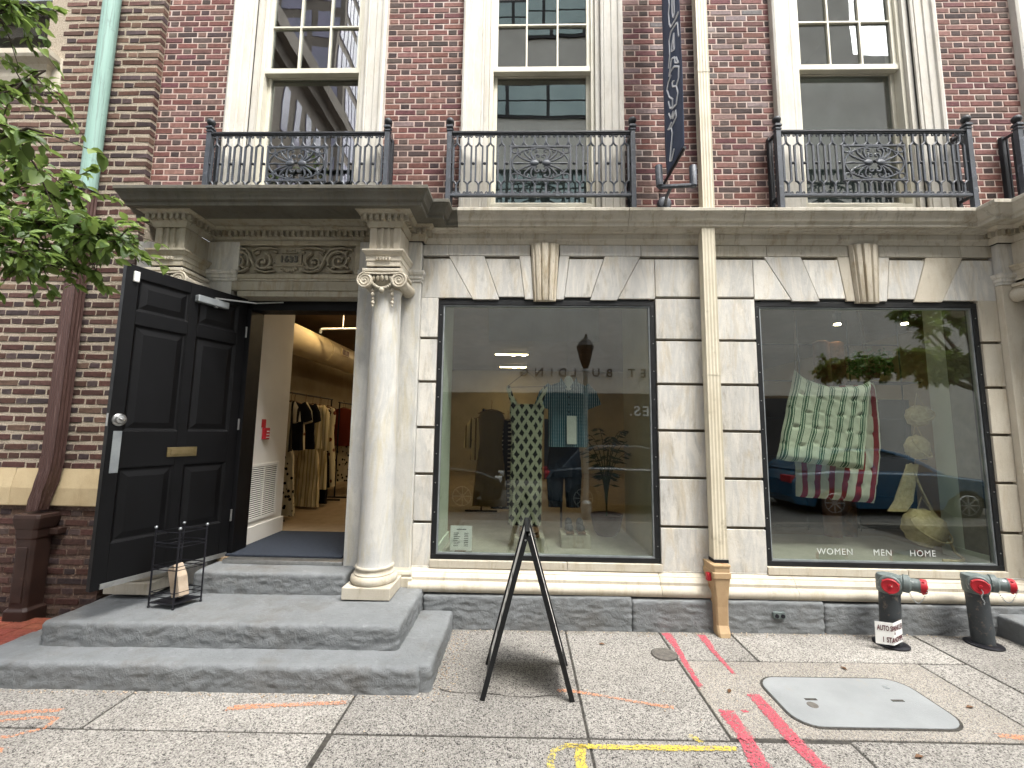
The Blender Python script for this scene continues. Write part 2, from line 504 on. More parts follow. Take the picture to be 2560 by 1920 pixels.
M['car_glass'] = glass('car_window_glass', 0.08, '#333a3c')

def emit(name, col, strength):
    k = NT(name)
    e = k.n('Emission', {'Color': lin(col), 'Strength': strength})
    k.set(k.out.inputs['Surface'], e.outputs[0])
    return k.m
M['lamp'] = emit('warm_lamp_glow', '#ffdda8', 11.0)
M['lamp_spot'] = emit('spot_lamp_glow', '#ffe6bb', 24.0)

M['wall_in'] = surf('cream_interior_wall', '#a89b80', '#9b8e74', 2, 0.9, 0.05)
M['wall_vest'] = surf('white_vestibule_wall', '#d6d3cc', '#cfccc4', 2, 0.8, 0.08, 90)
M['wall_green'] = surf('pale_green_display_wall', '#d3d8c9', '#c8cdbd', 2, 0.85, 0.05)
M['ceil_in'] = surf('brown_ceiling', '#7a6650', '#6c5a46', 2, 0.9, 0.05)
M['floor_in'] = surf('tan_shop_floor', '#917f66', '#84725b', 5, 0.6, 0.1)
M['floor_disp'] = surf('grey_display_floor', '#a59f94', '#989287', 5, 0.7, 0.1)
M['dark_backdrop'] = surf('backdrop_gloom_brown', '#3b302a', '#2f2621', 3, 0.8, 0.1)  # interior gloom put into the colour of the backdrop
M['dark_room'] = surf('dim_upper_room', '#55554f', '#4a4a45', 2, 0.95, 0.0)
M['duct'] = surf('painted_duct', '#cbbb97', '#bfae8a', 3, 0.55, 0.1)
M['shade_grey'] = surf('grey_roller_shade', '#8d8f92', '#84868a', 3, 0.9, 0.05)

# ------------------------------------------------------------------ ground, pavement, street
def struct(o, label=None):
    o['kind'] = 'structure'
    if label: o['label'] = label
    return o

g = MB(); g.add([(-300,-300,-0.30),(300,-300,-0.30),(300,300,-0.30),(-300,300,-0.30)], [(0,1,2,3)])
struct(g.build('ground', M['asphalt'], fix=False), 'grey ground under the street and buildings')
def ramp_sheet(x0, x1, y0, y1, z, nx=24):
    mb = MB()
    for i in range(nx):
        a = x0+(x1-x0)*i/nx; b = x0+(x1-x0)*(i+1)/nx
        mb.add([(a,y0,gz(a)+z),(b,y0,gz(b)+z),(b,y1,gz(b)+z),(a,y1,gz(a)+z)], [(0,1,2,3)])
    return mb
struct(ramp_sheet(-60, 60, -9.0, -3.95, -0.13).build('road', M['asphalt'], fix=False), 'dark asphalt road behind the pavement')
kb = MB()
for i in range(40):
    a = -30+1.5*i; b = a+1.494
    kb.add([(a,-4.1,gz(a)-0.25),(b,-4.1,gz(b)-0.25),(b,-3.95,gz(b)-0.25),(a,-3.95,gz(a)-0.25),
            (a,-4.1,gz(a)),(b,-4.1,gz(b)),(b,-3.95,gz(b)),(a,-3.95,gz(a))],
           [(0,3,2,1),(4,5,6,7),(0,1,5,4),(1,2,6,5),(2,3,7,6),(3,0,4,7)])
struct(kb.build('kerb', M['pad']), 'pale kerb along the road')
pave = ramp_sheet(-30, 30, -3.95, 0.2, -0.007).build('pavement', M['slab_joint'], fix=False)
struct(pave, 'exposed aggregate pavement of large slabs in front of the shop')

def slab(x0, x1, y0, y1, m='slab', dz=0.0, name='paving_slab'):
    g_ = 0.007
    x0 += g_; x1 -= g_; y0 += g_; y1 -= g_
    nx = max(1, int((x1-x0)/0.7))
    mb = MB()
    vs_ = []; fs_ = []
    for i in range(nx+1):
        x = x0+(x1-x0)*i/nx
        for (y, z) in ((y0,-0.05),(y0,0.0),(y1,0.0),(y1,-0.05)):
            vs_.append((x, y, gz(x)+z+dz))
    for i in range(nx):
        for j in range(4):
            fs_.append((i*4+j, i*4+(j+1) % 4, (i+1)*4+(j+1) % 4, (i+1)*4+j))
    fs_.append((0,1,2,3)); fs_.append(tuple(nx*4+j for j in (3,2,1,0)))
    mb.add(vs_, fs_)
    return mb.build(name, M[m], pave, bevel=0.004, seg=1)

ya, yb = -1.325, -0.10
# row in front of the building
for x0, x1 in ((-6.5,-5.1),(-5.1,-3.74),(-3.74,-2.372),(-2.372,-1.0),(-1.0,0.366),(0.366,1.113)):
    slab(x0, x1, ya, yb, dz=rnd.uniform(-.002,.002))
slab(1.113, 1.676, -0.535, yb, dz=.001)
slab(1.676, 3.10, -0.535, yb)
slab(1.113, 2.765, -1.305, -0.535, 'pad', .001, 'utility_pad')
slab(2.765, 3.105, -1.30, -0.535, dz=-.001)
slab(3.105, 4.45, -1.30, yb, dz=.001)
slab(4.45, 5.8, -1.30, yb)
# front rows
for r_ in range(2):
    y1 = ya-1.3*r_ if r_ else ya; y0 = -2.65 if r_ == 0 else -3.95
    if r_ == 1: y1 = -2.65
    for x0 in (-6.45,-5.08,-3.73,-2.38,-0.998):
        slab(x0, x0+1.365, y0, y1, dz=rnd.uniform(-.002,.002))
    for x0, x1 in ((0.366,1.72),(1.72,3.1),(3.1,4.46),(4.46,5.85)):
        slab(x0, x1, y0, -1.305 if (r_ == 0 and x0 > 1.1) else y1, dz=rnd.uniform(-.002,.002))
# brick paving at the neighbour's wall
for i in range(9):
    for j in range(5):
        b_ = MB().box(-5.1+0.175*i, -5.1+0.175*i+0.168, -0.66+0.1*j, -0.66+0.1*j+0.093, -0.06, 0.028)
        b_.col = [(0.28, 0.07+0.02*rnd.random(), 0.05)]*6
        b_.build('paver', M['brick'], pave, bevel=0.003, seg=1)

# paint marks: sheets just above the slabs, worn through where the stones stand proud
def paint_mat(name, c, keep):
    k = NT(name); p = k.pos()
    e = k.n('Attribute', attribute_name='Col').outputs['Fac']
    f = k.math('ADD', k.noise(p, 95, 3, 0.75), k.math('MULTIPLY', k.math('SUBTRACT', e, 1.0), 0.42))
    a = k.ramp(f, [(keep-0.05, 0.0), (keep+0.03, 1.0)])
    a2 = k.ramp(k.noise(p, 14, 4, 0.7), [(0.22, 0.35), (0.42, 1.0)])
    col = k.mix(k.noise(p, 40, 4), c, '#d8d0c8'); 
    col = k.mix(0.22, c, col)
    k.fin(col, 0.8, 0, 0.2)
    k.set(k.b.inputs['Alpha'], k.math('MULTIPLY', a, a2))
    return k.m
M['p_red'] = paint_mat('red_marking_paint', '#ad3047', 0.46)
M['p_orange'] = paint_mat('orange_marking_paint', '#d2875a', 0.52)
M['p_yellow'] = paint_mat('yellow_marking_paint', '#c6af2c', 0.47)
M['p_yellow_thin'] = paint_mat('thin_yellow_marking_paint', '#cdb93c', 0.52)

def stroke(name, pts, label, mt, h=0.004):
    """pts: (x, y, half width) along the mark; ragged edges"""
    path = []
    for i in range(len(pts)-1):
        a, b = pts[i], pts[i+1]
        L = math.hypot(b[0]-a[0], b[1]-a[1])
        m = max(1, int(L/0.02))
        for j in range(m):
            t = j/m
            path.append(tuple(a[q]+(b[q]-a[q])*t for q in range(3)))
    path.append(pts[-1])
    vs_ = []
    n = len(path)
    for i, (x, y, w) in enumerate(path):
        a = path[max(0,i-1)]; b = path[min(n-1,i+1)]
        d = Vector((b[0]-a[0], b[1]-a[1]))
        d = d.normalized() if d.length > 1e-6 else Vector((1,0))
        for s_, e_ in ((-1.35,0),(-.7,1),(.7,1),(1.35,0)):
            ww = w*(1+0.25*noise.noise(Vector((x*23, y*23, s_*5))))*s_
            px, py = x-d.y*ww, y+d.x*ww
            vs_.append((px, py, gz(px)+h))
    mb = MB().add(vs_, [(4*i+j, 4*i+4+j, 4*i+5+j, 4*i+1+j) for i in range(n-1) for j in range(3)])
    o = mb.build(name, mt, fix=False)
    ca = o.data.color_attributes.new('Col', 'FLOAT_COLOR', 'POINT')
    for i in range(len(o.data.vertices)):
        e_ = (0,1,1,0)[i % 4]*(0.25 if i < 4 or i >= 4*(n-1) else 1)
        ca.data[i].color = (e_,e_,e_,1)
    if o.data.polygons and o.data.polygons[0].normal.z < 0: o.data.flip_normals()
    return tag(o, label, 'paint mark', 'utility paint marks sprayed on the pavement')

stroke('paint_mark', [(1.16,-.115,.044),(1.17,-.25,.04),(1.165,-.37,.028),(1.15,-.6,.022),(1.14,-.87,.02)], 'left thin red paint line running from the plinth beside the round iron cover', M['p_red'])
stroke('paint_mark', [(1.43,-.14,.038),(1.43,-.26,.036),(1.418,-.385,.024),(1.42,-.55,.018),(1.424,-.72,.016)], 'short thin red paint line starting just left of the downpipe foot', M['p_red'])
stroke('paint_mark', [(1.195,-1.065,.05),(1.19,-1.2,.05),(1.19,-1.31,.046),(1.165,-1.48,.058),(1.15,-1.7,.06)], 'left of the two wide red bars crossing the pale utility pad corner', M['p_red'])
stroke('paint_mark', [(1.43,-.91,.045),(1.435,-1.1,.046),(1.43,-1.3,.05),(1.44,-1.42,.045),(1.46,-1.55,.04)], 'wide red bar beside the left edge of the grey utility cover', M['p_red'])
stroke('paint_mark', [(1.265,-1.09,.012),(1.33,-1.085,.012)], 'tiny red dab of paint between the two wide red bars', M['p_red'])
stroke('paint_mark', [(0.22,-1.385,.018),(0.5,-1.392,.02),(0.8,-1.389,.024),(1.12,-1.385,.018)], 'long yellow paint line along the slab joint in the foreground', M['p_yellow'])
stroke('paint_mark', [(0.325,-1.36,.03),(0.305,-1.45,.032),(0.30,-1.6,.034)], 'thick yellow stroke running towards the viewer at the foreground joint', M['p_yellow'])
stroke('paint_mark', [(0.27,-1.38,.014),(0.18,-1.42,.02),(0.155,-1.49,.022),(0.16,-1.6,.02)], 'curved faint yellow stroke left of the thick yellow one', M['p_yellow_thin'])
stroke('paint_mark', [(0.885,-1.285,.016),(0.93,-1.32,.02),(0.965,-1.355,.02)], 'short yellow tick above the long yellow line', M['p_yellow_thin'])
stroke('paint_mark', [(0.215,-.917,0.019),(0.33,-.922,0.019),(0.5,-.963,0.013),(0.7,-1.02,0.013),(0.83,-1.052,0.019),(0.92,-1.066,0.022)], 'faint orange arrow line right of the folding signboard', M['p_orange'])
stroke('paint_mark', [(-1.71,-1.152,0.018),(-1.64,-1.13,0.030),(-1.45,-1.11,0.026),(-1.2,-1.085,0.021),(-1.01,-1.068,0.021)], 'orange paint dash on the slab in front of the lower step', M['p_orange'])
stroke('paint_mark', [(-3.1,-1.232,0.021),(-2.9,-1.215,0.024),(-2.61,-1.178,0.021)], 'long orange dash at the far left end of the lower step', M['p_orange'])
stroke('paint_mark', [(-2.95,-1.30,0.012),(-2.7,-1.245,0.015),(-2.58,-1.255,0.018),(-2.565,-1.33,0.017),(-2.68,-1.40,0.015),(-2.9,-1.43,0.012)], 'looping orange curl below the far left orange dash', M['p_orange'])
stroke('paint_mark', [(-2.7,-1.52,0.030),(-2.57,-1.49,0.030)], 'small orange dab in the lower left corner', M['p_orange'])
stroke('paint_mark', [(2.52,-1.25,0.021),(2.66,-1.27,0.027),(2.8,-1.28,0.024)], 'pale orange dash at the right end of the utility pad', M['p_orange'])

# old crack running across the slab behind the signboard
ck = [(-.5,-.92),(-.44,-.945),(-.34,-.958),(-.25,-.955),(-.135,-.966),(-.05,-.985),(.07,-.99),(.16,-.972),(.28,-.967),(.36,-.975)]
V = []
for i, (x, y) in enumerate(ck):
    w = .0022+.0012*math.sin(i*2.1)
    V += [(x, y-w, gz(x)+.0035), (x, y+w, gz(x)+.0035)]
MB().add(V, [(2*i,2*i+2,2*i+3,2*i+1) for i in range(len(ck)-1)]).build('crack', M['slab_joint'], pave, fix=False)
# covers in the pavement
def rrect(x0, x1, y0, y1, r, n=6):
    P = []
    for cx, cy_, a0 in ((x1-r,y1-r,0),(x0+r,y1-r,90),(x0+r,y0+r,180),(x1-r,y0+r,270)):
        for i in range(n+1):
            a = R(a0+90*i/n); P.append((cx+r*math.cos(a), cy_+r*math.sin(a)))
    return P
def tilt(mb): return mb.map(lambda x, y, z: (x, y, z+gz(x)))
uc = thing('utility_cover', 'large pale grey rounded rectangular cover set in the concrete utility pad', 'utility cover', (2.0,-.98,gz(2.0)))
tilt(MB().prism(rrect(1.525,2.465,-1.228,-.728,.135), -0.02, 0.0045, 'z')).build('rim', M['slab_joint'], uc)
tilt(MB().prism(rrect(1.538,2.452,-1.214,-.742,.125), -0.02, 0.0085, 'z')).build('lid', M['cover'], uc, bevel=.002)
for cx in (1.745, 2.255):
    tilt(MB().box(cx-.035, cx+.035, -.985, -.968, .007, .0105)).build('lift_slot', M['slab_joint'], uc)
tilt(MB().lathe([(.03,.006),(.03,.010),(.02,.0105)], (1.72,-1.03,0), 14)).build('lock_plug', M['iron_cover'], uc)
tilt(MB().lathe([(.02,.006),(.019,.0105),(.01,.011)], (2.30,-.84,0), 14)).build('pull_boss', M['steel_dull'], uc)
rc = thing('round_cover', 'small round cast iron cover in the slab left of the utility pad', 'manhole cover', (1.043,-.462,gz(1.04)))
tilt(MB().lathe([(.093,-.02),(.093,.003)], (1.043,-.462,0), 32)).build('rim', M['slab_joint'], rc)
tilt(MB().lathe([(.086,-.02),(.086,.006),(.084,.007)], (1.043,-.462,0), 32)).build('lid', M['iron_cover'], rc)

# loose bits: grit and fallen petals along the steps and the plinth
gr = MB()
for i in range(420):
    q = rnd.random()
    if q < .3: x, y = rnd.uniform(-.54,-.40), rnd.uniform(-1.0,-.15)
    elif q < .6: x, y = rnd.uniform(-3.3,-.5), -1.0-abs(rnd.gauss(0,.02))
    elif q < .9: x, y = rnd.uniform(-.5,4.2), -.115-abs(rnd.gauss(0,.035))
    else: x, y = rnd.uniform(-2,3.5), rnd.uniform(-1.7,-.2)
    s_ = rnd.uniform(.003,.007)
    gr.ell((x,y,gz(x)+.003+s_*.3), (s_,s_*rnd.uniform(.6,1),s_*.45), 6, 4)
tag(gr.build('grit', M['tan_block'], smooth=180), 'pale grit and fallen petals lying along the steps and plinth', 'grit', kind='stuff')
lf = MB()
for (x, y) in ((2.63,-1.02),(1.98,-1.42),(2.2,-.62),(1.30,-.9),(.62,-.33)):
    a = rnd.uniform(0,6)
    P = [(math.cos(a+t)*(.028 if i % 2 == 0 else .013)) for i, t in enumerate((0,1.57,3.14,4.71))]
    Q = [(math.sin(a+t)*(.028 if i % 2 == 0 else .013)) for i, t in enumerate((0,1.57,3.14,4.71))]
    m_ = MB().add([(x+P[i], y+Q[i], gz(x)+.006+.006*(i % 2)) for i in range(4)], [(0,1,2,3)])
    o = m_.build('fallen_leaf', M['wood'], fix=False)
    tag(o, {2.63:'dry brown leaf lying on the right half of the utility pad',1.98:'dry brown leaf fallen in front of the utility pad',2.2:'small dry leaf behind the grey utility cover',1.30:'small dry leaf on the left part of the utility pad',.62:'small dry leaf near the plinth right of the signboard'}[x], 'leaf', 'fallen leaves')

# ------------------------------------------------------------------ rough stone slabs (steps, plinth)
def rough_box(x0, x1, y0, y1, z0, z1, r=.02, amp=.010, top=.003, step=.019, seed=0.0, slope=True):
    """box with rounded arrises and chiselled sides; bottom left open"""
    mb = MB()
    def pt(p, nrm):
        q = Vector((min(max(p.x,x0+r),x1-r), min(max(p.y,y0+r),y1-r), min(max(p.z,z0-1),z1-r)))
        d = p-q
        if d.length > 1e-6: p = q + d.normalized()*r
        s_ = Vector((p.x*1.0+seed, p.y, p.z))
        sd = abs(nrm.x)+abs(nrm.y)
        rid = 1-2*abs(noise.noise(Vector((s_.x*11, s_.y*11, s_.z*19))))-.8*abs(noise.noise(Vector((s_.x*27, s_.y*27, s_.z*40))))
        fb = noise.fractal(Vector((s_.x*16, s_.y*16, s_.z*26)), 0.8, 2.0, 4)
        big = noise.noise(Vector((s_.x*2.2, s_.y*2.2, s_.z*3)))
        k_ = (amp*(.5*fb+.75*rid+.5*big)*sd + top*(big+.5*fb)*abs(nrm.z))
        p = p+nrm*k_
        return (p.x, p.y, p.z+(gz(p.x) if slope else 0))
    def face(o, u, v, nu, nv, nrm):
        vs_ = []; fs_ = []
        for j in range(nv+1):
            for i in range(nu+1):
                p = o+u*(i/nu)+v*(j/nv)
                n_ = Vector((0,0,0))
                e = r*1.01
                if p.x-x0 < e: n_.x -= 1-(p.x-x0)/e
                if x1-p.x < e: n_.x += 1-(x1-p.x)/e
                if p.y-y0 < e: n_.y -= 1-(p.y-y0)/e
                if y1-p.y < e: n_.y += 1-(y1-p.y)/e
                if z1-p.z < e: n_.z += 1-(z1-p.z)/e
                n_ = n_.normalized() if n_.length > 1e-6 else nrm
                vs_.append(pt(p, n_))
        for j in range(nv):
            for i in range(nu):
                a = j*(nu+1)+i
                fs_.append((a,a+1,a+nu+2,a+nu+1))
        mb.add(vs_, fs_)
    X, Y, Z = Vector((x1-x0,0,0)), Vector((0,y1-y0,0)), Vector((0,0,z1-z0))
    nx, ny, nz = max(2,int((x1-x0)/step)), max(2,int((y1-y0)/step)), max(3,int((z1-z0)/(step*.55)))
    face(Vector((x0,y0,z0)), X, Z, nx, nz, Vector((0,-1,0)))
    face(Vector((x1,y0,z0)), Y, Z, ny, nz, Vector((1,0,0)))
    face(Vector((x1,y1,z0)), -X, Z, nx, nz, Vector((0,1,0)))
    face(Vector((x0,y1,z0)), -Y, Z, ny, nz, Vector((-1,0,0)))
    face(Vector((x0,y0,z1)), X, Y, nx, ny, Vector((0,0,1)))
    return mb
def rough(name, parent, *a, m='bluestone', **kw):
    o = rough_box(*a, **kw).build(name, M[m], parent, smooth=60, fix=False)
    me = o.data
    bm = bmesh.new(); bm.from_mesh(me)
    bmesh.ops.remove_doubles(bm, verts=bm.verts[:], dist=.0008)
    bmesh.ops.recalc_face_normals(bm, faces=bm.faces[:])
    bm.to_mesh(me); bm.free()
    me.polygons.foreach_set('use_smooth', [True]*len(me.polygons))
    return o
steps = thing('entrance_steps', 'grey painted stone steps rising to the open black door', 'steps', (-2.04,-.5,0))
rough('lower_step', steps, -3.53, -.62, -.985, -.57, -.06, .158, r=.035, amp=.008, seed=3)
rough('lower_step_return', steps, -.835, -.548, -.955, -.10, -.06, .152, r=.03, amp=.007, seed=9)
rough('lower_step_back', steps, -3.53, -.84, -.565, -.05, -.06, .150, r=.02, amp=.01, seed=13)
rough('landing_slab', steps, -3.25, -.808, -.785, .02, .10, .312, r=.03, amp=.008, seed=21)
rough('door_step', steps, -2.62, -1.395, -.262, .06, .26, .452, r=.025, amp=.007, seed=33, slope=False)
rs = thing('neighbouring_steps', 'low grey stone step at the right edge beside the second standpipe', 'steps', (4.4,-.3,0.05))
rough('lower_step', rs, 3.79, 5.6, -.95, -.05, -.05, .165, r=.03, amp=.007, seed=41)

# ------------------------------------------------------------------ the shop building
shop = thing('shop_building', 'red brick town building with a pale stone ground floor and shop windows', 'building', (1.6,0.2,0))
CW = [-2.125, .155, 3.10, 5.36]          # centres of the upper sash windows
TW = .765                                # half width of their stone trim
HOLE = .56                               # half width of the wall opening

def block(x0, x1, y0, y1, z0, z1, m='stone', name='stone_block', bev=.004):
    return MB().box(x0,x1,y0,y1,z0,z1).build(name, M[m], shop, bevel=bev)
def wedge(poly, y0, y1, m='stone', name='voussoir', bev=.004):
    return MB().prism(poly, y0, y1).build(name, M[m], shop, bevel=bev)

# cores behind the facing
core = MB()
edges = [-3.6]+[e for c in CW for e in (c-HOLE, c+HOLE)]+[7.5]
for i in range(0, len(edges), 2):
    core.box(edges[i], edges[i+1], .0035, .30, 3.56, 6.6)
core.box(-3.6, 7.5, .0035, .30, 6.602, 7.4)
core.build('brick_wall', M['mortar'], shop)
c2 = MB()
c2.box(-.93, -.76, .034, .32, -.1, 2.80); c2.box(1.17, 2.075, .034, .32, -.1, 2.80); c2.box(4.0, 4.20, .034, .32, -.1, 2.80)
c2.box(-.93, 4.2, .034, .32, 2.802, 3.56)
c2.box(-.76, 1.17, .034, .32, -.1, .50); c2.box(2.075, 4.0, .034, .32, -.1, .50)
c2.build('stone_core', M['joint'], shop)

# bricks, Flemish bond, burnt headers
ST, HD, JT, CO = .1945, .082, .0105, .0605
PER = ST+HD+2*JT
def brick_geo(w, h, d, ch, seed, wob=1.0):
    q = random.Random(seed)
    j = lambda a: q.uniform(-a, a)*wob
    X, Zh = w/2, h/2
    b = [(-X,d,-Zh),(X,d,-Zh),(X,d,Zh),(-X,d,Zh)]
    o = [(-X+j(.0015),ch,-Zh+j(.0015)),(X+j(.0015),ch,-Zh+j(.0015)),(X+j(.0015),ch,Zh+j(.0015)),(-X+j(.0015),ch,Zh+j(.0015))]
    i_ = [(-X+.004+j(.002),j(.0012),-Zh+.004+j(.0015)),(X-.004+j(.002),j(.0012),-Zh+.004+j(.0015)),(X-.004+j(.002),j(.0012),Zh-.004+j(.0015)),(-X+.004+j(.002),j(.0012),Zh-.004+j(.0015))]
    fs_ = []
    for k_ in range(4):
        l = (k_+1) % 4
        fs_ += [(k_,l,4+l,4+k_), (4+k_,4+l,8+l,8+k_)]
    fs_.append((8,9,10,11))
    return b+o+i_, fs_
def jit(c, q, a=.16):
    f = 1+q.uniform(-a, a)
    return (c[0]*f, c[1]*f*(1+q.uniform(-.06,.06)), c[2]*f)
REDS = [lin(h)[:3] for h in ('#735049','#7c564f','#6d484a','#815d57','#694b47','#754e48','#86645d','#705852')]
DARK = [lin(h)[:3] for h in ('#4e4340','#463c3b','#584b47','#524544','#61534e')]
BROWN = [lin(h)[:3] for h in ('#654a40','#5a4038','#6f554b','#60443d','#755c50','#564039','#674d46')]
BDARK = [lin(h)[:3] for h in ('#4c4041','#534644','#443839','#5d4e4a')]

def brick_field(parent, spots, geo, material, depth, tx=None):
    """spots: (cx, cz, w, colour, full); the 300 nearest full ones become objects, the rest one part"""
    tx = tx or (lambda x, y, z: (x, y, z))
    full = sorted((s_ for s_ in spots if s_[4]), key=lambda s_: (s_[0]-CAM_POS.x)**2+(s_[1]-CAM_POS.z)**2)
    near = set(id(s_) for s_ in full[:300])
    lib = {}
    rest = MB()
    for n_, s_ in enumerate(spots):
        cx, cz, w, col, fl = s_
        if id(s_) in near:
            key = (round(w, 3), n_ % 11)
            if key not in lib:
                v_, f_ = geo(w, n_)
                mb = MB().add(v_, f_, col)
                ob = mb.build('brick', material, parent)
                lib[key] = ob.data
                ob.location = (cx, depth, cz)
            else:
                obj_at('brick', lib[key], parent, (cx, depth, cz))
        else:
            v_, f_ = geo(w, n_)
            rest.add([(x+cx, y+depth, z+cz) for x, y, z in v_], f_, col)
    rest.build('brickwork', material, parent, kind='stuff')

spots = []
q = random.Random(5)
iv = [(-3.6, CW[0]-TW), (CW[0]+TW, CW[1]-TW), (CW[1]+TW, CW[2]-TW), (CW[2]+TW, CW[3]-TW), (CW[3]+TW, 6.6)]
row = 0
z = 3.57+CO/2
while z < 6.55:
    for (a, b) in iv:
        x = a-rnd.uniform(0,.02)-PER + (PER/2 if row % 2 else 0) - ((a*1.0) % .05)
        kind = 0
        while x < b:
            w = ST if kind == 0 else HD
            l, r_ = max(x, a+.004), min(x+w, b-.004)
            if r_-l > .018:
                is_h = kind == 1
                col = jit(q.choice(DARK if (is_h and q.random() < .8) else (REDS if q.random() < .93 else DARK)), q)
                # lime bloom either side of the downpipe
                if 1.0 < (l+r_)/2 < 2.3 and not is_h and q.random() < .35:
                    t_ = q.uniform(.1,.4); col = tuple(c_*(1-t_)+.42*t_ for c_ in col)
                spots.append(((l+r_)/2, z, r_-l, col, abs(r_-l-w) < 1e-6))
                if abs(r_-l-w) > 1e-6: spots[-1] = (*spots[-1][:4], False)
            x += w+JT; kind = 1-kind
    z += CO; row += 1
brick_field(shop, spots, lambda w, s_: brick_geo(w, CO-JT, .03, .004, s_), M['brick'], 0.0)

# ground floor ashlar: courses cut by deep horizontal channels
ZC = [.452, .812, 1.22, 1.624, 2.03, 2.425, 2.812]
def course(x0, x1, n=6, m='stone', y0=0.0):
    for i in range(n):
        block(x0, x1, y0, .06, ZC[i]+(.012 if i else 0), ZC[i+1]-.012, m)
course(-.932, -.778)
course(1.186, 1.62); course(1.6225, 2.062)
course(4.012, 4.172, m='stone_warm')
VL = [(-.885,-.655),(-.555,-.413),(-.235,-.18),(-.13,-.10),(.13,.10),(.225,.175),(.545,.41),(.87,.655)]
ZT, ZB = 3.197, 2.79
def arch(c, xl, xr):
    e = .0018
    def q4(L, Rr, zb, zt, y=0.0, m='stone'):
        lx = lambda z_: c+L[0]+(L[1]-L[0])*(ZT-z_)/(ZT-ZB)
        rx = lambda z_: c+Rr[0]+(Rr[1]-Rr[0])*(ZT-z_)/(ZT-ZB)
        wedge([(lx(zb)+e,zb),(rx(zb)-e,zb),(rx(zt)-e,zt),(lx(zt)+e,zt)], y, .06, m)
    ml = 'stone_warm' if c > 2 else 'stone'
    q4((xl-c,xl-c), VL[0], 2.80, 3.170, 0, 'stone'); q4(VL[0], VL[1], 2.786, ZT, -.002)
    q4(VL[1], VL[2], 2.812, 3.170); q4(VL[2], VL[3], 2.79, ZT, -.002, ml)
    q4(VL[4], VL[5], 2.79, ZT, -.002); q4(VL[5], VL[6], 2.812, 3.170)
    q4(VL[6], VL[7], 2.786, ZT, -.002, ml); q4(VL[7], (xr-c,xr-c), 2.80, 3.170)
    # keystone with moulded face
    ks = MB()
    n = 9
    prof = [(-1,0),(-.86,.03),(-.74,.022),(-.66,.045),(-.4,.052),(-.26,.03),(-.2,.056),(.2,.056),(.26,.03),(.4,.052),(.66,.045),(.74,.022),(.86,.03),(1,0)]
    vs_ = []
    lev = [(2.772,.100,.85),(2.80,.101,1.0),(3.05,.117,1.05),(3.27,.130,1.1),(3.305,.133,1.1)]
    for zz, hw, d in lev:
        vs_ += [(c+p_*hw, .02, zz) for p_, _ in (prof[0],)]
        vs_ += [(c+p_*hw, -.004-d_*d*.75, zz) for p_, d_ in prof]
        vs_ += [(c+hw, .02, zz)]
    k_ = len(prof)+2
    fs_ = [(i*k_+j, i*k_+(j+1) % k_, (i+1)*k_+(j+1) % k_, (i+1)*k_+j) for i in range(len(lev)-1) for j in range(k_)]
    fs_ += [tuple(range(k_-1,-1,-1)), tuple((len(lev)-1)*k_+j for j in range(k_))]
    ks.add(vs_, fs_).build('keystone', M['stone_streaked'], shop, smooth=30)
arch(.19, -.932, 1.184); arch(3.05, 2.064, 4.172)
block(1.187, 1.62, 0, .06, 2.824, 3.170); block(1.6225, 2.061, 0, .06, 2.824, 3.170)
for a, b in ((-.932,-.697),(-.694,.053),(.327,1.06),(1.063,1.62),(1.623,2.19),(2.193,2.912),(3.188,3.90),(3.903,4.172)):
    block(a, b, -.003, .06, 3.2, 3.302, 'cornice' if a > 1.5 else 'stone', 'frieze_block')

# mouldings above: architrave bed and projecting cornice, mitred round the porticos
BED = [(0,3.303),(.012,3.303),(.018,3.318),(.024,3.335),(.034,3.348),(.034,3.392),(.066,3.396),(.074,3.408),(.10,3.418),(.10,3.424),(0,3.424)]
COR = [(-.1,3.422),(.122,3.422),(.126,3.426),(.126,3.452),(.136,3.458),(.146,3.466),(.152,3.484),(.163,3.506),(.176,3.522),(.181,3.534),(.187,3.538),(.187,3.566),(.182,3.570),(-.1,3.574)]
mir = lambda P: [(3.24-x, y) for x, y in reversed(P)]
CORL = [(-3.30,.05),(-3.30,-.14),(-3.2,-.14),(-3.2,-.35),(-.97,-.35),(-.97,-.14),(-.83,-.14),(-.83,0),(-.60,0)]
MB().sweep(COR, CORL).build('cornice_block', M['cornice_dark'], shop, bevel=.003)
MB().sweep(COR, [(-.597,0),(.92,0)]).build('cornice_block', M['cornice'], shop, bevel=.003)
MB().sweep(COR, [(.923,0),(1.925,0)]).build('cornice_block', M['cornice'], shop, bevel=.003)
MB().sweep(COR, [(1.928,0)]+mir(CORL)[1:]).build('cornice_block', M['cornice'], shop, bevel=.003)
XL, XR = -3.04, -1.18                 # the two columns
BP = [(-3.30,.02),(-3.30,-.075),(XL-.13,-.075),(XL-.13,-.33),(XL+.13,-.33),(XL+.13,-.02),(XR-.13,-.02),(XR-.13,-.33),(XR+.13,-.33),(XR+.13,-.075),(-.915,-.075),(-.915,0)]
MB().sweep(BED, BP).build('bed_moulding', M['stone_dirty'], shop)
MB().sweep(BED, [(-.914,0),(.92,0)]).build('bed_moulding', M['cornice'], shop)
MB().sweep(BED, [(.923,0),(1.9,0)]).build('bed_moulding', M['cornice'], shop)
MB().sweep(BED, [(1.903,0),(4.154,0)]).build('bed_moulding', M['cornice'], shop)
MB().sweep(BED, mir(BP)).build('bed_moulding', M['stone_warm'], shop)
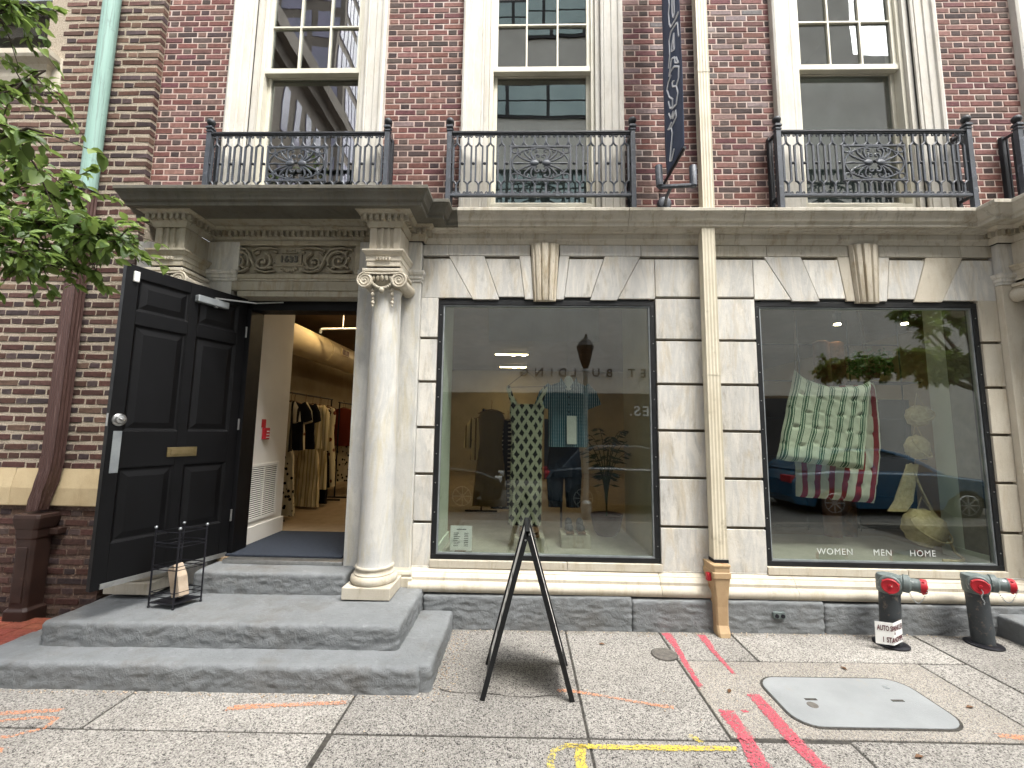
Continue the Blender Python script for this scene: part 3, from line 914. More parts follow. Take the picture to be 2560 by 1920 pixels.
for mm in (0, 1):
    X = (lambda a, b: (a, b)) if not mm else (lambda a, b: (3.24-b, 3.24-a))
    x0, x1 = X(-3.295, -.85)
    MB().box(x0, x1, -.40, .12, 3.426, 3.5705).build('soffit', M['stone_dirty'], shop, bevel=.004)
    # dentils under the portico cornice
    def dent(x, y, w=.013, d=.04, side=0):
        if mm: x = 3.24-x
        if side: MB().box(x-d/2, x+d/2, y-w, y+w, 3.350, 3.3955).build('dentil', M['stone_dirty'], shop)
        else: MB().box(x-w, x+w, y-d/2, y+d/2, 3.350, 3.3955).build('dentil', M['stone_dirty'], shop)
    for cx in (XL, XR):
        for i in range(7): dent(cx-.155+.0517*i, -.33-.052)
        for i in range(5):
            dent(cx+.13+.052, -.36+.0533*i, side=1); dent(cx-.13-.052, -.36+.0533*i, side=1)
    for i in range(29): dent(-2.86+.0535*i, -.02-.052)
    for i in range(3): dent(-.985+.045*i, -.075-.052)
    dent(-.915+.052, -.08, side=1); dent(-.915+.052, -.035, side=1)

# portico piers, columns, entablature
def portico(mm):
    fx = (lambda x: 3.24-x) if mm else (lambda x: x)
    def bx(name, x0, x1, y0, y1, z0, z1, m, bev=.004):
        a, b = sorted((fx(x0), fx(x1)))
        return MB().box(a,b,y0,y1,z0,z1).build(name, M[m], shop, bevel=bev)
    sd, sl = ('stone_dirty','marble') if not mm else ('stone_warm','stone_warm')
    # piers behind the columns
    bx('pilaster', -1.5, -.934, -.05, .32, .25, 2.93, 'marble' if not mm else 'stone_warm')
    bx('pilaster', -3.573, -2.668, -.05, .32, .25, 2.93, 'stone')
    bx('pilaster_frieze', -1.5, -.934, -.055, .32, 3.03, 3.302, 'stone')
    bx('pilaster_frieze', -3.573, -2.62, -.055, .32, 3.03, 3.302, 'stone')
    CAP = [(0,2.93),(.008,2.93),(.008,2.955),(.016,2.958),(.016,2.985),(.026,2.992),(.034,3.012),(.034,3.028),(0,3.03)]
    for P in ([(-1.5,-.05),(-.934,-.05),(-.934,.04)], [(-3.573,-.05),(-2.62,-.05)]):
        if mm: P = [(3.24-x, y) for x, y in reversed(P)]
        MB().sweep(CAP, P).build('pilaster_cap', M['stone'], shop)
    # pilaster base
    PB = [(0,.30),(.03,.30),(.03,.37),(.02,.38),(.026,.40),(.018,.42),(.008,.43),(0,.45)]
    P = [(-1.5,-.05),(-.934,-.05),(-.934,.0)]
    if mm: P = [(3.24-x, y) for x, y in reversed(P)]
    MB().sweep(PB, P).build('pilaster_base', M['stone_warm'], shop)
    for c_ in (XL, XR):
        c = fx(c_)
        fz = 3.103
        # block with three flutes
        w = .13; yf = -.33
        prof = [(-w,0)]
        for fcx in (-.055, 0, .055):
            prof += [(fcx-.02,0),(fcx-.014,.014),(fcx+.014,.014),(fcx+.02,0)]
        prof += [(w,0)]
        poly = [(c+px, yf+d) for px, d in prof]+[(c+w,0.0),(c-w,0.0)]
        MB().prism(poly, fz, 3.302, 'z').build('fluted_block', M['stone_dirty' if c_ == XL else 'stone_warm'], shop)
        AR = [(0,2.935),(.0,2.96),(.006,2.963),(.006,3.005),(.012,3.008),(.012,3.05),(.02,3.055),(.03,3.075),(.04,3.085),(.04,3.1),(0,3.1)]
        pth = [(c-.135,.0),(c-.135,-.335),(c+.135,-.335),(c+.135,.0)]
        ma = MB().sweep(AR, pth); ma.box(c-.134, c+.134, -.334, 0, 2.936, 3.099)
        ma.build('architrave_block', M['stone_dirty' if c_ == XL else 'stone_warm'], shop)
        for i in range(5):
            MB().lathe([(.010,3.01),(.013,3.034)], (c-.052+.026*i, -.335-.018, 0), 8).build('gutta', M['stone_warm'], shop)
        column(c, -.2)

def column(c, cyy):
    shaft_m = M['marble']
    MB().box(c-.187, c+.187, cyy-.187, cyy+.15, .305, .395).build('column_plinth', M['stone_warm'], shop, bevel=.006)
    MB().lathe([(.15,.395),(.176,.40),(.184,.42),(.178,.445),(.16,.458),(.16,.468),(.150,.474),(.142,.49),(.146,.50),(.152,.508),(.150,.52),(.143,.526)], (c,cyy,0), 40).build('column_base', M['stone_warm'], shop, smooth=50)
    prof = [(.142,.526),(.138,.54),(.1345,.57)]
    for i in range(1, 13):
        t = i/12; prof.append((.1345-.0175*t**1.6, .57+2.18*t))
    prof += [(.118,2.755),(.124,2.762),(.124,2.775)]
    MB().lathe(prof, (c,cyy,0), 40).build('column_shaft', shaft_m, shop, smooth=50)
    cap = thing_part('capital', shop, c, cyy)

def thing_part(name, parent, c, cyy):
    """Ionic capital with volutes, a leaf band, a swag and drops"""
    b = MB()
    b.box(c-.168, c+.168, cyy-.168, cyy+.15, 2.905, 2.935)
    b.box(c-.155, c+.155, cyy-.155, cyy+.15, 2.885, 2.906)
    root = b.build(name, M['stone_warm'], parent, bevel=.006)
    ech = MB().lathe([(.124,2.775),(.13,2.79),(.15,2.83),(.158,2.86),(.15,2.886)], (c,cyy,0), 32)
    ech.build('echinus', M['stone_dirty'], root, smooth=60)
    for s_ in (-1, 1):
        vx = c+s_*.142; vz = 2.832
        v = MB()
        # bolster
        pr = [(.064,-.165),(.067,-.155),(.05,-.10),(.044,-.03),(.05,.06),(.06,.14)]
        v.lathe(pr, (vx, cyy, vz), 28, 'y')
        vo = v.build('volute', M['stone_warm'], root, smooth=50)
        sp = MB(); pts = []; rr = []
        for i in range(64):
            t = i/63; a = math.pi*.5 - s_*t*2.6*2*math.pi
            r_ = .060*(1-t)**.85+.006
            pts.append((vx+r_*math.cos(a), cyy-.166, vz+r_*math.sin(a))); rr.append(.0085*(1-.6*t))
        sp.tube(pts, rr, 6)
        sp.ell((vx, cyy-.166, vz), (.011,.008,.011))
        # band running across to the middle
        if s_ == 1:
            sp.tube([(c-.142, cyy-.162, vz+.061),(c, cyy-.162, vz+.055),(c+.142, cyy-.162, vz+.061)], .0085, 6)
        sp.build('volute_spiral', M['stone_warm'], root, smooth=60)
        dr = MB()
        for i in range(4):
            dr.ell((c+s_*.083, cyy-.118-.012*(i < 2), 2.755-.034*i), (.014+.003*(i % 2), .014, .019), 8, 5)
        dr.ell((c+s_*.083, cyy-.118, 2.625), (.010,.010,.014), 8, 5)
        dr.build('leaf_drop', M['stone_warm'], root, smooth=60)
    lv = MB()
    for i in range(-2, 3):
        lv.ell((c+.036*i, cyy-.158+.004*abs(i), 2.85), (.017,.014,.032), 8, 5, .1*i)
    lv.build('leaf_band', M['stone_dirty'], root, smooth=60)
    sw = MB()
    for i in range(-5, 6):
        t = i/5
        sw.ell((c+.085*t, cyy-.148, 2.765+.045*t*t), (.017,.016,.017), 7, 4)
    sw.ell((c, cyy-.155, 2.748), (.024,.022,.028), 8, 5)
    sw.build('swag', M['stone_dirty'], root, smooth=60)
    return root
portico(0); portico(1)

# lintel, carved date panel
LX0, LX1 = -2.91, -1.31
def bpart(name, x0, x1, y0, y1, z0, z1, m, bev=.004): return MB().box(x0,x1,y0,y1,z0,z1).build(name, M[m], shop, bevel=bev)
bpart('lintel', -2.622, -1.498, -.035, .15, 2.79, 2.845, 'stone_dirty')
bpart('lintel', -2.91, -1.31, -.048, .15, 2.845, 2.93, 'stone_dirty')
bpart('lintel_back', LX0, LX1, .0, .15, 2.93, 3.424, 'stone_dirty')
PX0, PX1, PZ0, PZ1 = -2.79, -1.545, 2.998, 3.272
fr = MB()
FRP = [(0,0),(0,.0)]
for (x0,x1,z0,z1,y) in ((PX0-.07,PX1+.05,PZ1,PZ1+.045,-.035),(PX0-.07,PX1+.05,PZ0-.045,PZ0,-.035),(PX0-.07,PX0,PZ0,PZ1,-.034),(PX1,PX1+.05,PZ0,PZ1,-.034)):
    fr.box(x0,x1,y-.018,.01,z0,z1)
fr.build('panel_frame', M['stone_carved'], shop, bevel=.008)
bpart('panel_ledge', PX0-.08, PX1+.06, -.052, .01, 2.932, 2.952, 'stone_dirty', .006)
pn = MB().box(PX0,PX1,-.008,.01,PZ0,PZ1).build('date_panel', M['stone_carved'], shop)
pcx = (PX0+PX1)/2; pcz = (PZ0+PZ1)/2
def spiral(mb, cx, cz, r0, r1, a0, turns, y, w0, w1, sgn):
    pts = []; rr = []
    for i in range(34):
        t = i/33; a = a0+sgn*2*math.pi*turns*t; r_ = r0+(r1-r0)*t
        pts.append((cx+r_*math.cos(a), y, cz+r_*math.sin(a))); rr.append(w0+(w1-w0)*t)
    mb.tube(pts, rr, 6)
for s_ in (-1, 1):
    sc_ = MB(); X = lambda d: pcx+s_*d
    m_ = math.pi if s_ < 0 else 0.0
    spiral(sc_, X(.47), pcz-.005, .105, .02, (math.pi if s_ > 0 else 0)+s_*.5, 1.7, -.016, .013, .008, -s_)
    spiral(sc_, X(.24), pcz-.02, .085, .015, (math.pi/2)+s_*.3, 1.35, -.016, .014, .008, s_)
    sc_.tube([(X(.57),-.014,pcz+.10),(X(.50),-.018,pcz+.115),(X(.40),-.018,pcz+.10),(X(.36),-.018,pcz+.05),(X(.33),-.018,pcz-.02),(X(.30),-.018,pcz-.09),(X(.2),-.016,pcz-.115),(X(.12),-.014,pcz-.10)], [.007,.011,.013,.014,.015,.012,.009,.006], 6)
    sc_.tube([(X(.10),-.014,pcz+.105),(X(.18),-.016,pcz+.118),(X(.28),-.018,pcz+.11),(X(.34),-.018,pcz+.085)], [.006,.01,.012,.008], 6)
    sc_.tube([(X(.575),-.014,pcz-.105),(X(.5),-.016,pcz-.118),(X(.42),-.018,pcz-.11),(X(.37),-.018,pcz-.075)], [.006,.010,.012,.008], 6)
    for (dx, dz, rx, rz, ro) in ((.53,.07,.032,.014,.7),(.56,.02,.028,.012,1.4),(.54,-.06,.036,.014,-.7),(.44,.075,.03,.012,-.3),(.42,-.07,.034,.013,.5),(.36,.02,.036,.014,1.2),(.30,.07,.032,.013,-.6),(.30,-.05,.03,.013,.9),(.20,.06,.026,.012,.3),(.17,-.07,.032,.013,-.4),(.24,-.02,.022,.018,0),(.47,-.005,.02,.02,0),(.50,.02,.02,.01,.8),(.13,.08,.02,.014,0),(.58,-.10,.014,.014,0),(.58,.105,.014,.014,0)):
        sc_.ell((X(dx),-.014,pcz+dz), (rx,.014,rz), 8, 5, s_*ro)
    sc_.map(lambda x, y, z: (x, min(y*1.9, -.002) if y < 0 else y, z)).build('carved_scroll', M['stone_carved'], pn, smooth=60)
ct = MB()
ct.box(pcx-.118, pcx+.118, -.030, 0, pcz-.04, pcz+.062)
ct.build('cartouche', M['stone_carved'], pn, bevel=.006)
cr = MB()
cr.tube([(pcx-.14,-.02,pcz-.045),(pcx+.14,-.02,pcz-.045)], .009, 6)
cr.tube([(pcx-.07,-.02,pcz+.075),(pcx+.07,-.02,pcz+.075)], .008, 6)
for s_ in (-1,1):
    spiral(cr, pcx+s_*.135, pcz-.025, .02, .006, -math.pi/2, 1.2, -.02, .006, .004, s_)
    spiral(cr, pcx+s_*.03, pcz+.095, .018, .004, 0, 1.2, -.018, .006, .004, s_)
for i in range(-3,4): cr.ell((pcx+.022*i,-.016,pcz-.09+.004*i*i*.6), (.014,.014,.022), 7, 5, .25*i)
cr.build('cartouche_scrolls', M['stone_carved'], pn, smooth=60)
t = text_mb('1633', .085, .007, .002, 1.05, 'CENTER')
t.map(lambda x, y, z: (x+pcx+.006, y-.0355, z+pcz-.018)).build('date_numerals', M['cornice_dark'], pn, fix=False)

# base moulding, sill course, plinth
BASE = [(0,.262),(.06,.262),(.088,.272),(.102,.295),(.104,.318),(.092,.342),(.070,.352),(.064,.356),(.064,.380),(.056,.386),(.046,.408),(.038,.412),(.038,.418),(.014,.425),(.0,.44)]
for a, b in ((-.932,1.15),(1.153,2.25),(2.253,4.172)):
    MB().sweep(BASE, [(a,0),(b,0)]).build('base_moulding', M['stone_warm'], shop, smooth=40)
for a, b in ((-.778,.39),(.393,1.186),(2.062,3.2),(3.203,4.012)):
    block(a, b, -.012, .06, .44, .503, 'stone_warm', 'sill_block')
block(-.932,-.781,-.002,.06,.44,.452); block(1.189,2.059,-.002,.06,.44,.452); block(4.015,4.172,-.002,.06,.44,.452)
for i, (a, b) in enumerate(((-.80,.905),(.909,2.44),(2.444,4.3))):
    rough('plinth_block', shop, a, b, -.10, .04, -.06, .262-gz((a+b)/2), r=.022, amp=.007, seed=51+7*i)

# ------------------------------------------------------------------ shop windows
def shop_window(x0, x1, label):
    z0, z1 = .505, 2.782
    f = MB(); w = .043
    f.box(x0,x1,.014,.085,z0,z0+.040); f.box(x0,x1,.014,.085,z1-w,z1)
    f.box(x0,x0+w,.015,.084,z0+.040,z1-w); f.box(x1-w,x1,.015,.084,z0+.040,z1-w)
    # upper black strip that fills the stepped arch stones
    f.box(x0+.05,x1-.05,.016,.07,z1+.001,2.83)
    o = f.build('shop_window', M['black_frame'], shop, bevel=.003)
    o['label'] = label
    b = MB(); i0, i1, j0, j1 = x0+w, x1-w, z0+.040, z1-w
    t_ = .011
    b.box(i0,i1,.024,.058,j0,j0+t_); b.box(i0,i1,.024,.058,j1-t_,j1)
    b.box(i0,i0+t_,.0245,.0575,j0+t_,j1-t_); b.box(i1-t_,i1,.0245,.0575,j0+t_,j1-t_)
    b.build('glazing_bead', M['steel_dull'], o)
    MB().box(i0+t_,i1-t_,.038,.048,j0+t_,j1-t_).build('pane', M['shop_glass'], o)
    for k_ in range(9):
        zz = z0+.14+k_*.25
        for xx in (x0+.020, x1-.020):
            MB().lathe([(.005,0),(.004,-.003)], (xx,.015,zz), 8, 'y').build('screw', M['silver'], o)
    return o
w1 = shop_window(-.772, 1.181, 'black framed shop window with the leaf print dress')
w2 = shop_window(2.068, 4.008, 'black framed shop window with the striped cushions')
for txt, x in (('WOMEN', 2.50), ('MEN', 2.965), ('HOME', 3.265)):
    t = text_mb(txt, .072, .0004, 0.0, 1.12)
    t.map(lambda a, b_, c_: (a+x, b_+.0365, c_+.603)).build('vinyl_lettering', M['grey_ink'], w2, fix=False)

# ------------------------------------------------------------------ sash windows with stone trim
def sash(c, n):
    f = MB()
    yF, yB = .075, .125
    zs, zm, zt = 3.735, 5.105, 6.60
    hw = .475
    # fixed frame
    f.box(c-hw-.035,c-hw,.05,.20,3.60,zt); f.box(c+hw,c+hw+.035,.05,.20,3.60,zt); f.box(c-hw,c+hw,.05,.2,3.66,zs)
    f.box(c-hw,c+hw,.05,.2,6.56,zt)
    o = f.build('sash_window', M['cream'], shop, bevel=.003)
    o['label'] = ['six over one sash window reflecting a tower, above the portico','six over one sash window with a grey shade, above the dress display','six over one sash window reflecting a tree, above the cushion display','sash window at the right edge'][n]
    u = MB()
    u.box(c-hw,c-hw+.038,yF,yF+.045,zm+.055,6.56); u.box(c+hw-.038,c+hw,yF,yF+.045,zm+.055,6.56)
    u.box(c-hw-.012,c+hw+.012,yF-.012,yF+.045,zm,zm+.055)
    us = u.build('upper_sash', M['cream'], o, bevel=.003)
    gx = [c-hw+.038, c-hw/3+.006, c+hw/3-.006, c+hw-.038]
    gzv = [zm+.055, 5.63, 6.10, 6.56]
    for x in gx[1:3]: MB().box(x-.009,x+.009,yF+.002,yF+.04,zm+.055,6.56).build('muntin', M['cream'], us, bevel=.002)
    for zz in gzv[1:3]: MB().box(c-hw+.038,c+hw-.038,yF+.004,yF+.038,zz-.009,zz+.009).build('muntin', M['cream'], us, bevel=.002)
    for i in range(3):
        for j in range(3):
            # each old pane sits at its own slight angle
            a, b = rnd.uniform(-.002,.002), rnd.uniform(-.002,.002)
            yy = yF+.024
            x0, x1, z0, z1 = gx[i]-.004, gx[i+1]+.004, gzv[j]-.004, gzv[j+1]+.004
            p_ = MB()
            V = [(x, yy+a*(1 if x > x0 else -1)+b*(1 if z_ > z0 else -1), z_) for x, z_ in ((x0,z0),(x1,z0),(x1,z1),(x0,z1))]
            p_.add(V+[(x,y+.004,z_) for x,y,z_ in V], [(0,1,2,3),(4,7,6,5),(0,4,5,1),(1,5,6,2),(2,6,7,3),(3,7,4,0)])
            p_.build('pane', M['sash_glass'], us)
    l = MB()
    l.box(c-hw,c-hw+.036,yB,yB+.045,zs,zm+.04); l.box(c+hw-.036,c+hw,yB,yB+.045,zs,zm+.04)
    l.box(c-hw,c+hw,yB+.001,yB+.046,zs,zs+.05); l.box(c-hw+.036,c+hw-.036,yB+.002,yB+.044,zm+.0,zm+.04)
    ls = l.build('lower_sash', M['cream'], o, bevel=.003)
    MB().box(c-hw+.034,c+hw-.034,yB+.02,yB+.025,zs+.048,zm+.002).build('pane', M['sash_glass'], ls)
    # moulded stone trim either side
    PR = [(.56,.02),(.56,-.012),(.575,-.016),(.59,-.012),(.59,-.02),(.655,-.024),(.66,-.034),(.715,-.038),(.722,-.055),(.745,-.06),(.765,-.05),(.765,.02)]
    for s_ in (-1,1):
        poly = [(c+s_*px, py) for px, py in PR]
        MB().prism(poly, 3.572, 7.2, 'z').build('window_trim', M['trim'], o, bevel=.002)
        MB().box(*sorted((c+s_*.512, c+s_*.562)), .018, .2, 3.572, 6.61).build('reveal', M['trim'], o)
    MB().box(c-.56,c+.56,.02,.2,3.56,3.66).build('stone_sill', M['trim'], o, bevel=.004)
for n, c in enumerate(CW): sash(c, n)

# rooms behind the sash windows
room = MB()
for c in CW:
    room.box(c-.9, c+.9, 2.2, 2.25, 3.5, 6.9); room.box(c-.95, c-.9, .31, 2.25, 3.5, 6.9); room.box(c+.9, c+.95, .31, 2.25, 3.5, 6.9)
    room.box(c-.95, c+.95, .31, 2.25, 3.45, 3.5); room.box(c-.95, c+.95, .31, 2.25, 6.9, 6.95)
room.build('upper_rooms', M['dark_room'], shop)
for n in (1, 2):
    MB().box(CW[n]-.47, CW[n]+.47, .24, .245, 3.66, 4.75 if n == 1 else 5.2).build('roller_shade', M['shade_grey'], shop)

# ------------------------------------------------------------------ open door
TH = math.atan2(-.872, -.335)
DW, DH, DT = .935, 2.312, .048
dm = Matrix.Translation((-2.572, .055, .478)) @ Matrix.Rotation(TH, 4, 'Z')
cols_ = ((.085,.445),(.515,.855)); rows_ = ((.30,.82),(1.085,1.87),(1.975,2.22))
d_ = MB()
xs = [0,.085,.42,.515,.85,DW]
xs = [0, DW-.855, DW-.515, DW-.445, DW-.085, DW]
zs_ = [0,.30,.82,1.085,1.87,1.975,2.22,DH]
d_.box(xs[0],xs[1],-DT,0,0,DH); d_.box(xs[2],xs[3],-DT+.0005,-.0005,0.001,DH-.001); d_.box(xs[4],xs[5],-DT,0,0,DH)
for i in (0,2,4,6):
    d_.box(xs[1],xs[2],-DT+.001,-.001,zs_[i]+.0005,zs_[i+1]-.0005); d_.box(xs[3],xs[4],-DT+.001,-.001,zs_[i]+.0005,zs_[i+1]-.0005)
# local x runs from the hinge to the free edge, the face towards the street corner is y = 0
door = d_.build('door', M['black_paint'], shop, bevel=.003)
door.matrix_basis = dm
door['label'] = 'tall black six panel door standing open over the steps'
for i in (1,3,5):
    for a, b in ((xs[1],xs[2]),(xs[3],xs[4])):
        z0, z1 = zs_[i], zs_[i+1]
        pm = MB()
        rings = [(0,-.002),(.012,-.014),(.02,-.016),(.024,-.016),(.065,-.006),(.075,-.006)]
        vs_ = []
        for ins, dy in rings:
            vs_ += [(a+ins,dy,z0+ins),(b-ins,dy,z0+ins),(b-ins,dy,z1-ins),(a+ins,dy,z1-ins)]
        fs_ = []
        for r_ in range(len(rings)-1):
            for j in range(4):
                l = (j+1) % 4
                fs_.append((r_*4+j, r_*4+l, (r_+1)*4+l, (r_+1)*4+j))
        n_ = (len(rings)-1)*4
        fs_.append((n_,n_+1,n_+2,n_+3))
        vs_ += [(a,-.03,z0),(b,-.03,z0),(b,-.03,z1),(a,-.03,z1)]
        n2 = len(rings)*4
        for j in range(4):
            l = (j+1) % 4
            fs_.append((j, n2+j, n2+l, l))
        fs_.append((n2+3,n2+2,n2+1,n2))
        pm.add(vs_, fs_).build('door_panel', M['black_paint'], door, bevel=.002)
def dpart(name, mb, m, **kw): return mb.build(name, M[m], door, **kw)
kx = DW-.055
dpart('lock_cylinder', MB().lathe([(.044,0),(.044,.008),(.038,.012),(.030,.014),(.030,.030),(.026,.036),(.012,.038)], (kx,0,1.165), 28, 'y'), 'silver', smooth=40)
dpart('thumb_turn', MB().ell((kx,.045,1.165), (.022,.010,.009), 10, 6, .5), 'silver', smooth=60)
dpart('push_plate', MB().box(DW-.082,DW-.030,0,.003,.79,1.085), 'steel_dull', bevel=.002)
sl = dpart('mail_slot', MB().box(DW-.60,DW-.38,0,.010,.885,.96), 'brass', bevel=.004)
MB().box(DW-.575,DW-.405,.006,.014,.90,.945).build('flap', M['brass'], sl, bevel=.003)
dpart('edge_strike', MB().box(DW-.001,DW+.003,-.035,-.012,1.12,1.21), 'silver')
dpart('alarm_sensor', MB().box(DW-.078,DW-.042,0,.02,2.185,2.265), 'white_plastic', bevel=.005)
dpart('door_sweep', MB().box(.012,DW-.05,0,.010,.004,.04), 'silver', bevel=.002)
cl = dpart('door_closer', MB().box(.20,.46,.0,.052,2.155,2.215), 'steel_dull', bevel=.008)
MB().lathe([(.016,2.145),(.016,2.232)], (.30,.028,0), 14).build('spindle', M['silver'], cl)
dpart('closer_arm', MB().tube([(.30,.028,2.228),(.06,.20,2.235)], .008, 6).tube([(.06,.20,2.235),(-.05,.40,2.255)], .006, 6), 'silver')
dpart('hinge', MB().lathe([(.008,0),(.008,.1)], (-.004,.004,.3), 10).lathe([(.008,0),(.008,.1)], (-.004,.004,1.1), 10).lathe([(.008,0),(.008,.1)], (-.004,.004,1.95), 10), 'silver')

# door frame
df = MB()
df.box(-2.622,-1.498,.10,.26,2.70,2.789)
df.box(-2.667,-2.535,.062,.26,.46,2.70)
df.box(-1.535,-1.498,.12,.26,.46,2.70)
df.build('door_frame', M['black_paint'], shop, bevel=.004)
MB().box(-2.535,-1.505,-.06,.10,.452,.485).build('threshold', M['silver'], shop, bevel=.006)

# ------------------------------------------------------------------ neighbour: brown brick building on the left
nb = thing('neighbour_building', 'brown brick building with thick cream mortar and a stone band, left of the shop', 'building', (-4.6,0.2,0))
YL, XC = -.07, -3.577
LCO, LJ = .0805, .031
w_ = MB()
MB().box(-7.5, XC-.006, YL+.0045, .30, -.1, .903).build('base_wall', M['mortar_low'], nb)
w_.box(-7.5, XC-.006, YL+.0045, .30, .905, 4.86)
w_.box(-7.5, -5.62, YL+.0045, .30, 4.862, 7.4); w_.box(-4.72, XC-.006, YL+.0045, .30, 4.862, 7.4)
w_.build('wall', M['mortar_left'], nb)
spots = []; q = random.Random(8); row = 0
z = .0+LCO/2
LST, LHD = .205, .092
LP = LST+LHD+2*.012
while z < 6.9:
    if not (.895 < z < 1.235):
        x = XC; kind = row % 2; first = True
        while x > -5.6:
            w = LST if kind == 0 else LHD
            if first and kind == 1: w = LHD+.05
            col = jit(q.choice(BDARK if (kind == 1 and q.random() < .55) or q.random() < .08 else BROWN), q, .2)
            if z < .9: col = tuple(c_*.75 for c_ in col)
            if not (-5.75 < x-w/2 < -4.55 and 4.80 < z < 6.3):
                spots.append((x-w/2, z+q.uniform(-.003,.003), w, col, not first))
            x -= w+.009; kind = 1-kind; first = False
    z += LCO; row += 1
brick_field(nb, spots, lambda w, s_: brick_geo(w, LCO-LJ, .06, .007, s_, 2.4), M['brick_left'], YL)
# stone band with sloping top
BAND = [(0,.905),(.024,.905),(.030,.912),(.030,1.058),(.0,1.225)]
for a, b in ((-7.0,-5.2),(-5.197,-4.42),(-4.417,XC-.02)):
    P = [(a,YL),(b,YL)]
    if b > -3.6: P = [(a,YL),(XC-.02,YL),(XC-.0,YL+.03),(XC,.02)]
    MB().sweep(BAND, P).build('band_stone', M['band'], nb, bevel=.004)
# window with a moulded stone head high on the left
HEAD = [(0,4.86),(.03,4.86),(.05,4.93),(.05,5.0),(.07,5.04),(.12,5.075),(.13,5.10),(.13,5.15),(0,5.16)]
MB().sweep(HEAD, [(-5.9,YL),(-4.66,YL),(-4.66,0)]).build('window_head', M['stone_warm'], nb)
MB().box(-4.66,-4.52,YL-.01,YL+.1,4.80,5.155).build('jamb_stone', M['stone_warm'], nb, bevel=.005)
MB().box(-5.62,-4.72,.2,.3,4.86,7.4).build('window_void', M['dark_room'], nb)
MB().box(-5.62,-4.72,.03,.04,5.155,7.2).build('window_pane', M['sash_glass'], nb)

# ------------------------------------------------------------------ downpipes
def fluted(cx, cyy, hx, hy, n=4, d=.003):
    """plan outline of a corrugated rectangular pipe"""
    P = []
    def side(x0,y0,x1,y1,nx,ny,m):
        for i in range(m*4):
            t = i/(m*4); o_ = d*(0.5-0.5*math.cos(2*math.pi*t*m))
            P.append((cx+x0+(x1-x0)*t-nx*o_, cyy+y0+(y1-y0)*t-ny*o_))
    side(-hx,-hy,hx,-hy,0,-1,n); side(hx,-hy,hx,hy,1,0,max(2,n-2)); side(hx,hy,-hx,hy,0,1,2); side(-hx,hy,-hx,-hy,-1,0,max(2,n-2))
    return P
cp = thing('cream_downpipe', 'cream painted fluted downpipe running down between the two shop windows', 'downpipe', (1.63,-.06,0))
MB().prism(fluted(1.642,-.072,.052,.042), 3.575, 7.2, 'z').build('upper_pipe', M['pipe_cream'], cp)
MB().prism(fluted(1.628,-.072,.056,.044), .54, 3.43, 'z').build('lower_pipe', M['pipe_cream'], cp)
MB().prism(fluted(1.642,-.072,.0545,.0445), 4.93, 4.96, 'z').build('collar', M['pipe_cream'], cp)
MB().prism(fluted(1.628,-.072,.0585,.0465), 2.1, 2.12, 'z').build('collar', M['pipe_cream'], cp)
bt = MB()
lv = [(.02,.045,-.205,.05),(.05,.048,-.20,-.01),(.10,.048,-.175,-.035),(.24,.050,-.175,-.035),(.30,.052,-.18,-.03),(.40,.062,-.185,-.02),(.455,.068,-.19,-.01),(.46,.074,-.196,-.004),(.50,.074,-.196,-.004),(.505,.068,-.19,-.01),(.545,.068,-.19,-.01),(.548,.073,-.195,-.005),(.56,.073,-.195,-.005)]
vs_ = []
for zz, hx, y0, y1 in lv:
    y1 = max(y1, -.105) if zz < .3 else y1
    c_ = .012
    vs_ += [(1.60-hx+c_,y0,zz),(1.60+hx-c_,y0,zz),(1.60+hx,y0+c_,zz),(1.60+hx,y1,zz),(1.60-hx,y1,zz),(1.60-hx,y0+c_,zz)]
n = len(lv)
bt.add(vs_, [(i*6+j, i*6+(j+1) % 6, (i+1)*6+(j+1) % 6, (i+1)*6+j) for i in range(n-1) for j in range(6)]+[tuple(range(5,-1,-1)), tuple((n-1)*6+j for j in range(6))])
bt.build('boot', M['boot'], cp)
MB().box(1.568,1.685,-.128,-.02,.5605,.585).build('rubber_joint', M['wire'], cp)
MB().box(1.495,1.53,-.16,-.12,.43,.49).build('bracket', M['red'], cp, bevel=.006)

lp = thing('copper_downpipe', 'green copper downpipe turning brown below, against the brown brick wall', 'downpipe', (-4.02,-.15,0))
MB().lathe([(.066,3.74),(.066,7.2)], (-4.018,-.150,0), 14).build('copper_pipe', M['copper'], lp, smooth=60)
MB().prism(fluted(-4.02,-.150,.053,.048,5,.004), 1.33, 3.76, 'z').build('painted_pipe', M['brown_pipe'], lp)
dp = MB()
levels = [(1.335,0,0,1),(1.30,.0,.0,1.02),(1.22,-.004,-.006,.93),(1.12,-.02,-.02,1.0),(1.05,-.035,-.025,.9),(.97,-.05,-.03,.95),(.885,-.062,-.03,.88)]
base_o = fluted(0,0,.055,.05,5,.005)
vs_ = []
for zz, ox, oy, sc_ in levels:
    for i, (x, y) in enumerate(base_o):
        nn = .008*noise.noise(Vector((i*.3, zz*14, 2))) if 1.32 > zz > .9 else 0
        vs_.append((-4.02+ox+x*sc_+nn, -.152+oy*.4+y*sc_+nn, zz))
k_ = len(base_o)
dp.add(vs_, [(i*k_+j, i*k_+(j+1) % k_, (i+1)*k_+(j+1) % k_, (i+1)*k_+j) for i in range(len(levels)-1) for j in range(k_)])
dp.build('dented_elbow', M['brown_pipe'], lp, smooth=30)
ib = MB()
